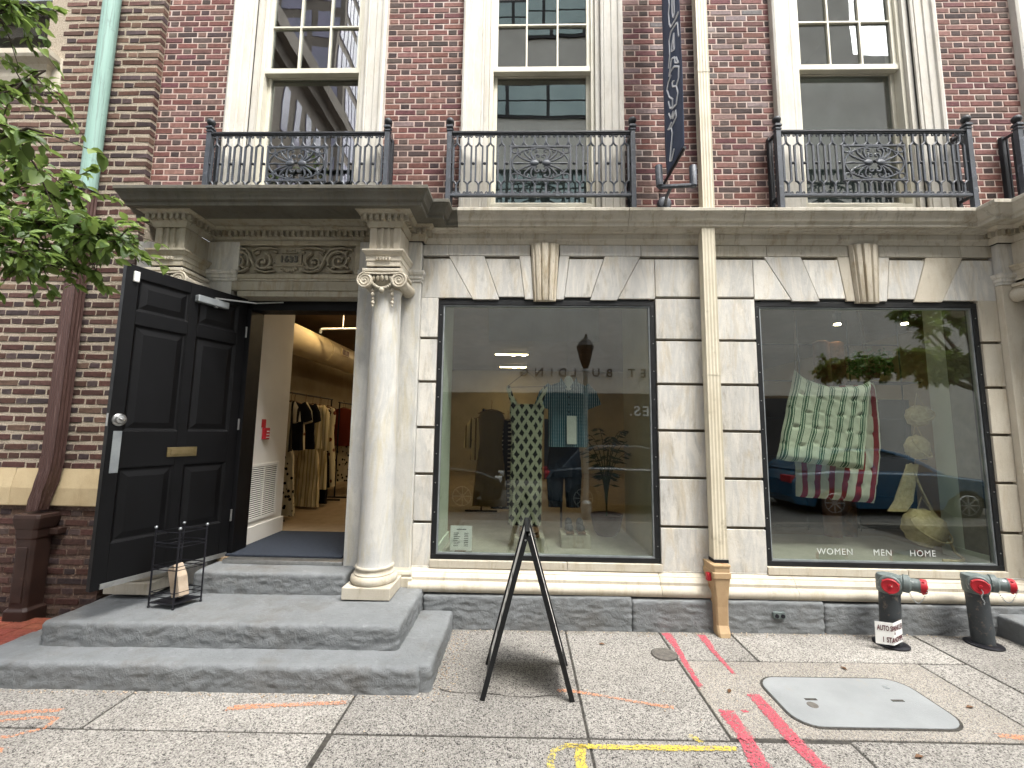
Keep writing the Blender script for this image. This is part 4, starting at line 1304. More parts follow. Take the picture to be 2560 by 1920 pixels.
def taper(mb, cx, cyy, L):
    vs_ = []
    for zz, hx, hy in L:
        c_ = .02
        vs_ += [(cx-hx+c_,cyy-hy,zz),(cx+hx-c_,cyy-hy,zz),(cx+hx,cyy-hy+c_,zz),(cx+hx,cyy+hy,zz),(cx-hx,cyy+hy,zz),(cx-hx,cyy-hy+c_,zz)]
    n = len(L)
    return mb.add(vs_, [(i*6+j, i*6+(j+1) % 6, (i+1)*6+(j+1) % 6, (i+1)*6+j) for i in range(n-1) for j in range(6)]+[tuple(range(5,-1,-1)), tuple((n-1)*6+j for j in range(6))])
taper(ib, -4.075, -.168, [(-.06,.100,.085),(.10,.100,.085),(.12,.078,.07),(.66,.080,.072),(.67,.090,.078),(.74,.092,.08),(.75,.100,.084),(.80,.112,.09),(.83,.118,.092),(.86,.112,.088)])
ib.build('cast_iron_boot', M['brown_iron'], lp, bevel=.006)
MB().box(-4.075-.045,-4.075+.045,-.246,-.236,.16,.60).build('boot_panel', M['brown_iron'], lp, bevel=.008)
MB().box(-3.99,-3.91,-.14,-.06,.68,.73).build('wall_strap', M['brown_iron'], lp, bevel=.006)

# ------------------------------------------------------------------ balcony railings
def railing():
    """origin on the cornice under the middle of the front; front plane y = 0, wall at y = .15"""
    root = thing('balcony_railing', 'wrought iron balcony railing', 'railing', (0,0,0), 'wrought iron balcony railings under the sash windows')
    I, J = M['iron'], M['iron_dark']
    HX = .83
    for s_ in (-1, 1):
        po = MB().box(s_*HX-.021, s_*HX+.021, -.021, .021, 0, .775)
        po.box(s_*HX-.027, s_*HX+.027, -.027, .027, .745, .757); po.box(s_*HX-.031, s_*HX+.031, -.031, .031, .776, .79)
        po.box(s_*HX-.025, s_*HX+.025, -.025, .025, .7905, .802)
        p = po.build('post', I, root, local=True, bevel=.002)
        fb = MB().lathe([(.010,.802),(.010,.815)], (s_*HX,0,0), 12)
        fb.ell((s_*HX,0,.845), (.036,.036,.036), 16, 10)
        fb.build('ball_finial', J, p, smooth=60)
        MB().box(s_*HX-.017,s_*HX+.017,.112,.146,0,.76).build('wall_post', J, root, local=True)
        sr = MB(); sr.box(s_*HX-.010,s_*HX+.010,.022,.112,.725,.742); sr.box(s_*HX-.010,s_*HX+.010,.022,.112,.118,.14)
        for yy in (.045,.09): sr.box(s_*HX-.006,s_*HX+.006,yy-.006,yy+.006,.1405,.7245)
        sr.build('side_panel', J, root, local=True)
    tr = MB().box(-HX+.021,HX-.021,-.016,.016,.725,.743); tr.box(-HX+.021,HX-.021,-.010,.010,.712,.7245)
    tr.build('top_rail', J, root, local=True, bevel=.002)
    br = MB().box(-HX+.021,HX-.021,-.016,.016,.118,.140)
    br.build('bottom_rail', I, root, local=True, bevel=.002)
    N = 16; pitch = 2*(HX-.021)/N; hp = .030
    def motif(full):
        lo_ = MB(); hi_ = lo_ if full else MB()
        z0, z1, z2, z3 = .14, .265, .60, .725
        # lower stem and fork, upper stem and fork
        lo_.tube([(0,0,z0),(0,0,z1-.035)], .0125, 4, flat=.7)
        hi_.tube([(0,0,z3-.02),(0,0,z2+.035)], .0115, 4, flat=.7)
        for s_ in (-1,1):
            lo_.tube([(0,0,z1-.045),(s_*.004,0,z1-.028),(s_*.014,0,z1-.012),(s_*hp,0,z1)], .0088, 5)
            hi_.tube([(0,0,z2+.045),(s_*.004,0,z2+.028),(s_*.014,0,z2+.012),(s_*hp,0,z2)], .0088, 5)
            lo_.tube([(0,0,z0+.045),(s_*.010,0,z0+.012),(s_*.021,0,z0+.004)], .0062, 5)
            hi_.tube([(0,0,z3-.05),(s_*.008,0,z3-.024),(s_*.021,0,z3-.012)], .0062, 5)
            for (mb_, zc, d) in ((lo_, z0+.015, 1), (hi_, z3-.027, -1)):
                pts = []
                for i in range(9):
                    t = i/8; ang = -d*math.pi/2 + s_*d*t*1.6*math.pi; r_ = .0115*(1-.5*t)
                    pts.append((s_*.026+r_*math.cos(ang), 0, zc+r_*math.sin(ang)))
                mb_.tube(pts, .0058, 5)
            if full: lo_.box(s_*hp-.0078, s_*hp+.0078, -.007, .007, z1-.004, z2+.004)
        return lo_, hi_
    lib = {}
    mf = motif(True)[0]; ml_, mh_ = motif(False)
    for i in range(N):
        x = -(HX-.021)+pitch*(i+.5)
        for nm, mb_ in ((('baluster', mf),) if not (5 <= i <= 10) else (('lower_baluster', ml_), ('upper_baluster', mh_))):
            if nm not in lib:
                o = mb_.build(nm, I, root, local=True); lib[nm] = o.data
            else:
                o = bpy.data.objects.new(nm, lib[nm]); COL.objects.link(o); o.parent = root
            o.location = (x,0,0)
    bead = None
    for i in range(N+1):
        x = -(HX-.021)+pitch*i
        if abs(x) < .27: continue
        if bead is None:
            o = MB().ell((0,0,0),(.016,.013,.013),8,6).build('bead', J, root, local=True, smooth=60); bead = o.data
        else:
            o = bpy.data.objects.new('bead', bead); COL.objects.link(o); o.parent = root
        o.location = (x,0,.435)
    PW, Z0, Z1 = .277, .265, .605
    pf = MB()
    pf.box(-PW,PW,-.009,.009,Z1-.014,Z1); pf.box(-PW,PW,-.009,.009,Z0,Z0+.014)
    pf.box(-PW,-PW+.015,-.0085,.0085,Z0+.014,Z1-.014); pf.box(PW-.015,PW,-.0085,.0085,Z0+.014,Z1-.014)
    pa = pf.build('ornamental_panel', I, root, local=True)
    zc = (Z0+Z1)/2
    MB().tube([(.256*math.cos(2*math.pi*i/48),0,zc+.152*math.sin(2*math.pi*i/48)) for i in range(48)], .0085, 6, True).build('oval', I, pa, smooth=60)
    for sx in (-1,1):
        for sz in (-1,1):
            MB().tube([(sx*.232+.028*math.cos(2*math.pi*i/20),0,zc+sz*.126+.028*math.sin(2*math.pi*i/20)) for i in range(20)], .0075, 6, True).build('ring', I, pa, smooth=60)
            for (pts, hk) in (([(.06,.012),(.12,.028),(.185,.06),(.215,.088),(.205,.103)], (.192,.090,.015)),
                              ([(.055,.018),(.10,.05),(.14,.09),(.148,.118),(.133,.130)], (.122,.113,.015)),
                              ([(.05,.022),(.078,.065),(.088,.105),(.075,.133),(.05,.136)], (.045,.117,.015)),
                              ([(.035,.022),(.05,.045),(.052,.068),(.038,.083),(.024,.082)], (.024,.068,.012))):
                P = [(sx*a, 0, zc+sz*b) for a, b in pts]
                hx, hz, hr = hk
                a0 = math.atan2(pts[-1][1]-hz, pts[-1][0]-hx)
                for i in range(1,8):
                    a = a0+i*.62; r_ = hr*(1-i*.075)
                    P.append((sx*(hx+r_*math.cos(a)), 0, zc+sz*(hz+r_*math.sin(a))))
                n = len(P)
                MB().tube(P, [.0102*(1-.4*i/n) for i in range(n)], 6).build('scroll', I, pa, smooth=60)
        MB().tube([(sx*.06,0,zc),(sx*.16,0,zc),(sx*.2,0,zc),(sx*.25,0,zc)], [.006,.007,.012,.005], 6).build('spear', I, pa, smooth=60)
        lf_ = MB().ell((sx*.055,-.006,zc),(.042,.013,.028),10,6); lf_.build('leaf', I, pa, smooth=60)
    MB().ell((0,-.012,zc+.006),(.016,.014,.016),10,6).tube([(.012*math.cos(2*math.pi*i/10),-.02,zc+.008+.012*math.sin(2*math.pi*i/10)) for i in range(10)], .005, 5, True).build('rosette', J, pa, smooth=60)
    return root
rail = railing()
RL = ['wrought iron balcony railing standing on the dark portico cornice at the left','wrought iron balcony railing under the middle sash window, left of the navy banner',
      'wrought iron balcony railing under the right sash window, above the cushion display','wrought iron balcony railing cut off by the right edge']
for i, x in enumerate((-2.095, .138, 3.09, 5.19)):
    r_ = rail if i == 0 else copy_tree(rail)
    r_.location = (x, -.145, 3.572)
    r_['label'] = RL[i]

# ------------------------------------------------------------------ banner and its lights
bn = thing('blade_banner', 'narrow navy blade banner with white line lettering hanging from the brick wall', 'banner', (1.26,0,3.8))
NZ, NY = 70, 8
def banner_fold(y, z_):
    return .005*math.sin(-y*24+z_*3)+.010*noise.noise(Vector((y*5,z_*2.2,0)))
vs_ = []; fs_ = []
for j in range(NZ+1):
    for i in range(NY+1):
        y = -.15-.42*i/NY; z_ = 3.86+2.6*j/NZ
        vs_.append((1.262+banner_fold(y, z_), y, z_))
for j in range(NZ):
    for i in range(NY):
        a = j*(NY+1)+i; fs_.append((a,a+1,a+NY+2,a+NY+1))
cl_ = MB().add(vs_, fs_).build('banner_cloth', M['navy_cloth'], bn, smooth=180, fix=False)
so = cl_.modifiers.new('solid', 'SOLIDIFY'); so.thickness = .003; so.offset = 0
MB().tube([(1.262,0,3.852),(1.262,-.58,3.852)], .013, 8).build('rod', M['wire'], bn)
MB().tube([(1.262,0,6.46),(1.262,-.58,6.46)], .013, 8).build('rod', M['wire'], bn)
LETTERS = [[(-0.356, 5.405), (-0.367, 5.343), (-0.346, 5.28), (-0.354, 5.174), (-0.381, 5.115), (-0.457, 5.101), (-0.544, 5.083)], [(-0.414, 5.339), (-0.414, 5.218), (-0.428, 5.156), (-0.449, 5.156), (-0.452, 5.225), (-0.449, 5.301)], [(-0.383, 5.064), (-0.468, 5.053), (-0.51, 5.021), (-0.536, 4.867)], [(-0.383, 5.064), (-0.341, 5.016), (-0.355, 4.869), (-0.305, 4.791)], [(-0.434, 5.0), (-0.393, 4.869), (-0.445, 4.836), (-0.434, 5.0)], [(-0.302, 4.715), (-0.351, 4.73), (-0.378, 4.753), (-0.396, 4.795), (-0.446, 4.765), (-0.456, 4.703), (-0.51, 4.652), (-0.473, 4.739)], [(-0.311, 4.712), (-0.365, 4.706), (-0.439, 4.684), (-0.516, 4.613), (-0.508, 4.518), (-0.467, 4.48), (-0.397, 4.536), (-0.386, 4.586), (-0.429, 4.56)], [(-0.362, 4.673), (-0.283, 4.678), (-0.24, 4.636), (-0.287, 4.53), (-0.375, 4.439), (-0.355, 4.385), (-0.295, 4.417), (-0.263, 4.508)], [(-0.467, 4.475), (-0.49, 4.399), (-0.455, 4.326), (-0.339, 4.375)], [(-0.261, 4.396), (-0.303, 4.316), (-0.366, 4.33), (-0.347, 4.281), (-0.437, 4.284), (-0.447, 4.22), (-0.296, 4.233)], [(-0.315, 4.271), (-0.243, 4.255), (-0.305, 4.226), (-0.331, 4.16), (-0.264, 3.947), (-0.295, 3.932), (-0.361, 3.995)]]
# white line lettering, read along the banner; given as (across 0..1 from the wall, height in m above the rod)
def ln(pts):
    P = []
    for i in range(len(pts)-1):
        for k_ in range(4):
            t = k_/4
            P.append((pts[i][0]+(pts[i+1][0]-pts[i][0])*t, pts[i][1]+(pts[i+1][1]-pts[i][1])*t))
    P.append(pts[-1])
    V = []
    for y, z_ in P:
        y = max(-.555, min(-.165, y))
        V.append((1.262+banner_fold(y, z_)-.006, y, z_))
    MB().tube(V, .0075, 5).build('line_letter', M['white_ink'], bn, smooth=60)
for L in LETTERS: ln(L)

sp = thing('banner_spotlights', 'pair of grey cylinder spotlights on a bracket below the navy banner', 'spotlight', (1.28,-.2,3.6))
MB().lathe([(.065,0.0),(.065,-.012),(.055,-.03),(.03,-.038)], (1.285,0,3.70), 20, 'y').build('wall_plate', M['iron'], sp, smooth=40)
MB().tube([(1.285,-.03,3.68),(1.24,-.20,3.655),(1.235,-.34,3.67)], .014, 8).build('arm', M['iron'], sp)
MB().tube([(1.12,-.36,3.65),(1.42,-.36,3.668)], .018, 8).build('crossbar', M['iron'], sp)
for x in (1.13, 1.41):
    s_ = MB().lathe([(.02,-.03),(.029,-.02),(.029,.16),(.025,.165)], (0,0,0), 18)
    s_.map(lambda a, b, c_: (x+a-.02*c_*(1 if x < 1.2 else -1), -.36+b+.05*c_, 3.68+c_))
    s_.build('spot_can', M['iron'], sp, smooth=40)

# ------------------------------------------------------------------ standpipes
def standpipe(x, y, lean, turn, label, hanging=False):
    """one inlet faces the street, the other points to the right; the head is turned on the pipe"""
    z0 = gz(x)
    t = thing('standpipe', label, 'standpipe', (x, y, z0), 'standpipe inlets in front of the plinth')
    ct_, st_ = math.cos(turn), math.sin(turn)
    sh = lambda mb: mb.map(lambda a, b, c_: (a*ct_-b*st_+lean*c_, a*st_+b*ct_, c_))
    kw = dict(local=True)
    sh(MB().lathe([(.112,0),(.112,.008),(.10,.014),(.072,.016)], (0,0,.002), 32)).build('flange', M['wire'], t, smooth=40, **kw)
    sh(MB().lathe([(.066,0),(.066,.40)], (0,0,0), 28)).build('pipe', M['stand_pipe'], t, smooth=60, **kw)
    hd = MB().lathe([(.060,.375),(.074,.383),(.078,.40),(.080,.49),(.074,.508),(.05,.515)], (0,0,0), 12)
    hd.lathe([(.066,-.05),(.066,-.084),(.060,-.090)], (0,0,.452), 22, 'y')
    sh(hd).build('valve_head', M['stand_head'], t, smooth=35, **kw)
    ou = MB().lathe([(.054,.04),(.056,.075),(.064,.08),(.064,.112),(.054,.118),(.046,.125),(.046,.165),(.050,.168),(.050,.176)], (0,0,.462), 22, 'x')
    sh(ou).build('side_outlet', M['stand_head'], t, smooth=35, **kw)
    c1 = MB().lathe([(.050,-.090),(.053,-.094),(.053,-.108),(.048,-.113),(.042,-.110),(.012,-.110),(.010,-.120)], (0,0,.449), 24, 'y')
    for an in (0.4, 2.5, 4.6): c1.ell((.052*math.cos(an),-.102,.449+.052*math.sin(an)),(.008,.009,.008),7,5)
    sh(c1).build('front_cap', M['red'], t, smooth=35, **kw)
    c2_ = MB().lathe([(.050,.172),(.050,.205),(.046,.212),(.040,.208),(.012,.208),(.010,.218)], (0,0,.462), 22, 'x')
    for an in (0.2, 2.3, 4.4): c2_.ell((.190,.050*math.cos(an),.462+.050*math.sin(an)),(.010,.008,.008),7,5)
    sh(c2_).build('side_cap', M['red'], t, smooth=35, **kw)
    ch = MB()
    for i in range(19):
        u = i/18
        ch.ell((.115+.095*u, -.03-.02*u, .40+.05*u-.085*math.sin(math.pi*u)*(1-.2*u)),(.0052,.003,.0036),6,4, .8*(i % 2))
    sh(ch).build('chain', M['steel_dull'], t, **kw)
    if hanging:
        c3 = MB()
        for i in range(10): c3.ell((.006*math.sin(i), -.122, .43-.011*i),(.004,.003,.0062),6,4)
        sh(c3).build('hanging_chain', M['steel_dull'], t, **kw)
    return t
standpipe(2.815, -.262, .045, R(-36), 'standpipe with red caps and a white sprinkler sign, left of the two')
standpipe(3.515, -.248, -.045, R(-30), 'plain leaning standpipe with red caps, right of the signed one', True)
sg = thing('sprinkler_sign', 'bent white plate lettered AUTO SPRINKLER STANDPIPE at the foot of a standpipe', 'sign', (2.72,-.37,gz(2.7)+.05))
def bend(u, v):
    """plate coordinates (m from left, m from bottom) to world: left part faces the viewer, right part is folded back"""
    w = min(u, .115); k_ = max(0.0, u-.115)
    return (2.638+.93*w+.90*k_+.02*v, -.345-.30*w+.40*k_, gz(2.7)+.045+v+.10*k_)
vs_ = []; fs_ = []
for i in range(13):
    for j in range(2):
        vs_.append(bend(.225*i/12, .155*j))
for i in range(12): fs_.append((2*i,2*i+2,2*i+3,2*i+1))
pl = MB().add(vs_, fs_).build('plate', M['white_plastic'], sg, fix=False)
pl.modifiers.new('s', 'SOLIDIFY').thickness = .002
for txt, u0, v0, s_, wmax in (('AUTO SPRINKLER', .012, .098, .046, .212), ('&', .122, .074, .022, 1), ('I  STANDPIPE', .045, .018, .046, .178)):
    t = text_mb(txt, s_, 0.0, .0011, .95)
    sc_ = min(1.0, wmax/max(p[0] for p in t.v))
    def f_(x, y, z_):
        # letters narrow towards the fold's far side
        b = bend(u0+x*sc_, v0+z_*1.1); return (b[0]-.0012, b[1]-.0026, b[2])
    t.map(f_).build('lettering', M['sign_ink'], sg, fix=False)
pt_ = thing('wall_fitting', 'small grey metal plate with two round ports on the plinth', 'fitting', (2.08,-.11,.16))
MB().prism([(2.025,.142),(2.032,.135),(2.113,.135),(2.12,.142),(2.12,.182),(2.113,.189),(2.032,.189),(2.025,.182)], -.122, -.10).build('plate', M['stand_head'], pt_, bevel=.003)
for x in (2.05, 2.097):
    MB().lathe([(.015,-.122),(.015,-.130),(.010,-.131)], (x,0,.162), 14, 'y').build('port', M['wire'], pt_)

# ------------------------------------------------------------------ folding signboard seen edge-on
ab = thing('folding_signboard', 'black edged folding A shaped signboard standing on the pavement below the dress', 'signboard', (.045,-.82,0))
APX, APZ = .040, .985
for s_, fx in ((-1,-.222),(1,.317)):
    g0 = gz(fx)
    d = Vector((APX-fx, 0, APZ-g0)); L = d.length; d.normalize()
    n_ = Vector((d.z,0,-d.x))*s_           # outwards
    def P(a, y, o_): 
        p = Vector((fx,y,g0))+d*a+n_*o_*1.0
        return (p.x,p.y,p.z)
    def bar(mb, a0, a1, y0, y1, o0, o1):
        return mb.add([P(a0,y0,o0),P(a1,y0,o0),P(a1,y1,o0),P(a0,y1,o0),P(a0,y0,o1),P(a1,y0,o1),P(a1,y1,o1),P(a0,y1,o1)], [(0,3,2,1),(4,5,6,7),(0,1,5,4),(1,2,6,5),(2,3,7,6),(3,0,4,7)])
    fr_ = MB()
    bar(fr_, 0, L, -1.032, -1.004, -.015, .015); bar(fr_, 0, L, -.636, -.608, -.015, .015)
    bar(fr_, L-.03, L-.002, -1.005, -.635, -.011, .011); bar(fr_, .10, .13, -1.005, -.635, -.011, .011)
    f_ = fr_.build('panel_frame', M['black_frame'], ab, bevel=.002)
    bar(MB(), .13, L-.03, -1.005, -.635, -.004, .004).build('board', M['white'] if True else None, f_)
    MB().lathe([(.006,-1.034),(.006,-1.03)], (APX+s_*.012,0,APZ-.055 if s_ < 0 else APZ-.02), 8, 'y').build('rivet', M['silver'], f_)
    # printed text lines on the outer face
    for i in range(5):
        a0 = .30+.09*i
        bar(MB(), a0, a0+.022, -.96+.02*(i % 2), -.70-.05*(i % 3), .0042, .0048).build('print_line', M['dark_ink'], f_)

# ------------------------------------------------------------------ umbrella stand with a block
us_ = thing('umbrella_stand', 'black wire umbrella stand with small ball finials on the landing', 'umbrella stand', (-2.57,-.48,.31))
F = [Vector((-2.715,-.552,.318)),Vector((-2.508,-.582,.318)),Vector((-2.427,-.418,.318)),Vector((-2.634,-.388,.318))]
ZS = 0.318-.012
F = [Vector((p.x,p.y,.288)) for p in F]
for p in F:
    lg = MB().tube([p, p+Vector((0,0,.56))], .0065, 6).build('upright', M['wire'], us_)
    MB().ell((p.x,p.y,p.z+.565),(.011,.011,.011),10,6).build('ball', M['steel_dull'], lg, smooth=60)
    MB().ell((p.x,p.y,p.z+.003),(.010,.010,.008),8,5).build('foot', M['wire'], lg, smooth=60)
for h in (.03,.075,.105,.265,.29,.43,.455,.535):
    MB().tube([p+Vector((0,0,h)) for p in F], .004, 5, True).build('ring_wire', M['wire'], us_)
MB().add([tuple(p+Vector((0,0,.028))) for p in F]+[tuple(p+Vector((0,0,.034))) for p in F], [(0,1,2,3),(7,6,5,4),(0,4,5,1),(1,5,6,2),(2,6,7,3),(3,7,4,0)]).build('tray', M['wire'], us_)
sb = MB()
sb.add([(-.048,-.035,-.115),(.048,-.035,-.115),(.048,.035,-.115),(-.048,.035,-.115),(-.055,-.035,.095),(.02,-.035,.125),(.02,.035,.125),(-.055,.035,.095),(.055,-.035,.03),(.055,.035,.03)],
       [(0,3,2,1),(4,5,6,7),(0,1,8,5,4),(1,2,9,8),(8,9,6,5),(2,3,7,6,9),(3,0,4,7)])
blk = sb.build('stone_block', M['tan_block'], None, bevel=.006)
blk.location = (-2.56,-.487,.455); blk.rotation_euler = (R(4),R(-12),R(-20))
tag(blk, 'rough tan stone block standing inside the wire umbrella stand', 'stone block')

# ------------------------------------------------------------------ inside the shop
inn = thing('shop_interior', 'cream walled shop interior with a tan floor seen through the door and windows', 'interior', (1,3,.5))
inn['kind'] = 'structure'
XI0, XI1, YI1, ZI = -3.75, 6.2, 8.0, 3.27
def ip(name, x0, x1, y0, y1, z0, z1, m, **kw): return MB().box(x0,x1,y0,y1,z0,z1).build(name, M[m], inn, **kw)
ip('floor', XI0, XI1, .30, YI1, .40, .497, 'floor_in')
ip('ceiling', XI0, XI1, .325, YI1, ZI, 3.40, 'ceil_in')
ip('back_wall', XI0, XI1, YI1, YI1+.1, .4, 3.4, 'wall_in')
ip('left_wall', XI0-.1, XI0, .325, YI1+.1, .4, 3.4, 'wall_in')
ip('right_wall', XI1, XI1+.1, .325, YI1+.1, .4, 3.4, 'wall_in')
ip('front_wall', XI0, -2.625, .325, .36, .498, 3.269, 'wall_in')
ip('front_wall', -1.495, -.80, .325, .36, .498, 3.269, 'wall_in')
ip('front_wall', 1.2, 2.05, .325, .36, .498, 3.269, 'wall_in')
ip('front_wall', 4.03, XI1, .325, .36, .498, 3.269, 'wall_in')
ip('front_wall', -.79, 4.02, .325, .36, 2.83, 3.268, 'wall_in')
# vestibule wall left of the door, with return grille and fire alarm
vw = ip('vestibule_wall', -2.86, -2.60, .262, .93, .46, 3.268, 'wall_vest')
MB().box(-2.60,-2.582,.262,.945,.498,.655).build('baseboard', M['wall_vest'], vw, bevel=.004)
gr_ = MB(); gx_ = -2.60
gr_.box(gx_,gx_+.012,.30,.335,.70,1.245); gr_.box(gx_,gx_+.012,.765,.80,.70,1.245)
gr_.box(gx_,gx_+.012,.335,.765,1.215,1.245); gr_.box(gx_,gx_+.012,.335,.765,.70,.73); gr_.box(gx_,gx_+.011,.543,.557,.73,1.215)
grille = gr_.build('return_grille', M['white'], vw, bevel=.002)
MB().box(gx_,gx_+.002,.335,.765,.73,1.215).build('grille_void', M['dark_ink'], grille)
for i in range(24):
    zz = .740+.02*i
    MB().add([(gx_+.003,.335,zz+.008),(gx_+.011,.335,zz),(gx_+.011,.765,zz),(gx_+.003,.765,zz+.008),(gx_+.003,.335,zz+.010),(gx_+.011,.335,zz+.002),(gx_+.011,.765,zz+.002),(gx_+.003,.765,zz+.010)],
             [(0,1,2,3),(7,6,5,4),(0,4,5,1),(1,5,6,2),(2,6,7,3),(3,7,4,0)]).build('louvre', M['white'], grille)
fa = thing('fire_alarm_call_point', 'red fire alarm box with a small sign on the white vestibule wall', 'fire alarm', (-2.6,.5,1.5))
MB().box(-2.60,-2.562,.47,.545,1.485,1.60).build('box', M['red'], fa, bevel=.004)
MB().box(-2.60,-2.594,.455,.52,1.602,1.685).build('notice', M['red'], fa)
for i in range(3): MB().box(-2.562,-2.5605,.485+.004*i,.535,1.50+.03*i,1.51+.03*i).build('print_line', M['white_ink'], fa)
mt_ = MB().box(-2.58,-1.545,.03,.92,.485,.503).build('door_mat', M['mat'], None, bevel=.004)
tag(mt_, 'blue grey carpet mat just inside the open door', 'door mat')
ip('door_floor', -2.62, -1.50, .0, .298, .40, .484, 'floor_in')
# ductwork and sprinkler pipe
du = thing('ventilation_duct', 'round painted ventilation duct running along the left side of the shop', 'duct', (-3.1,3,2.8))
MB().lathe([(.20,.6),(.20,7.9)], (-3.1,0,2.80), 28, 'y').build('duct_run', M['duct'], du, smooth=60)
for yy in (1.4, 2.6, 3.8, 5.0): MB().lathe([(.206,yy),(.206,yy+.03)], (-3.1,0,2.80), 28, 'y').build('duct_seam', M['duct'], du)
for yy in (1.05, 2.9, 4.8):
    gl_ = MB().box(-2.93,-2.885,yy,yy+.28,2.77,2.88).build('grille', M['duct'], du)
    for k_ in range(2): MB().box(-2.886,-2.882,yy+.02+.13*k_,yy+.13+.13*k_,2.785,2.865).build('slot', M['wood'], gl_)
spk = thing('sprinkler_pipe', 'thin white sprinkler pipe under the shop ceiling', 'pipe', (-2.3,2.1,3.0))
MB().tube([(-2.86,2.1,3.0),(-1.2,2.1,3.03)], .016, 8).build('pipe_run', M['white'], spk)
MB().tube([(-2.86,2.1,3.0),(-2.87,2.1,2.94)], .02, 8).build('sprinkler_head', M['steel_dull'], spk)
MB().tube([(-2.55,2.1,3.0),(-2.55,2.1,3.27)], .008, 6).build('hanger', M['white'], spk)
# lit ceiling fixtures (the ones visible through door and windows)
n_ = 0
for (x0, x1, y, lab) in ((-2.85,-1.75,1.95,'long lit ceiling fixture just inside the doorway'),(-.55,.1,3.3,'nearest lit ceiling strip seen through the dress window'),(-.6,.12,5.2,'middle lit ceiling strip seen through the dress window'),(-.6,.1,7.0,'farthest lit ceiling strip seen through the dress window'),
                         (2.35,2.95,2.6,'lit ceiling strip at the left of the cushion window'),(-2.85,-1.75,5.0,'lit ceiling fixture deep inside the shop'),(3.4,4.4,5.2,'lit ceiling strip behind the cushions deep in the shop')):
    lt = thing('ceiling_light', lab, 'ceiling light', ((x0+x1)/2,y,ZI-.05), 'lit fixtures on the shop ceiling')
    MB().box(x0,x1,y-.055,y+.055,ZI-.05,ZI-.002).build('housing', M['white'], lt)
    MB().box(x0+.02,x1-.02,y-.04,y+.04,ZI-.058,ZI-.052).build('diffuser', M['lamp'], lt)
    for k_ in range(2):
        MB().lathe([(.035,ZI-.075),(.03,ZI-.06)], (x0+(x1-x0)*(.55+.3*k_),y,0), 12).build('bulb', M['lamp_spot'], lt)

# display bays
ip('display_side_wall', -.80, -.735, .09, .62, .499, 3.1, 'wall_green')
ip('display_side_wall', 1.155, 1.19, .09, 1.15, .499, 3.1, 'wall_in')
ip('display_side_wall', 2.035, 2.07, .09, .5, .499, 3.1, 'wall_green')
ip('display_side_wall', 4.002, 4.04, .09, .52, .499, 3.1, 'wall_green')
ip('display_floor', -.735, 1.155, .086, 1.64, .46, .506, 'floor_disp')
ip('display_floor', 2.07, 4.0, .086, 1.2, .46, .506, 'floor_disp')
ip('display_soffit', -.79, 1.2, .087, .324, 2.80, 2.83, 'wall_green')
ip('display_soffit', 2.05, 4.03, .087, .324, 2.80, 2.83, 'wall_green')
ip('skirting', 3.985, 4.001, .09, .52, .506, .60, 'wall_green')
ip('skirting', -.735, -.72, .09, .62, .506, .60, 'wall_green')
ip('added_backdrop', 2.07, 4.75, 1.60, 1.66, .499, 2.05, 'dark_backdrop')  # added dark sheet, stands in for the dim shop behind the cushions
ip('bulkhead', -.41, .89, 1.2, 1.5, 2.66, 3.268, 'ceil_in')

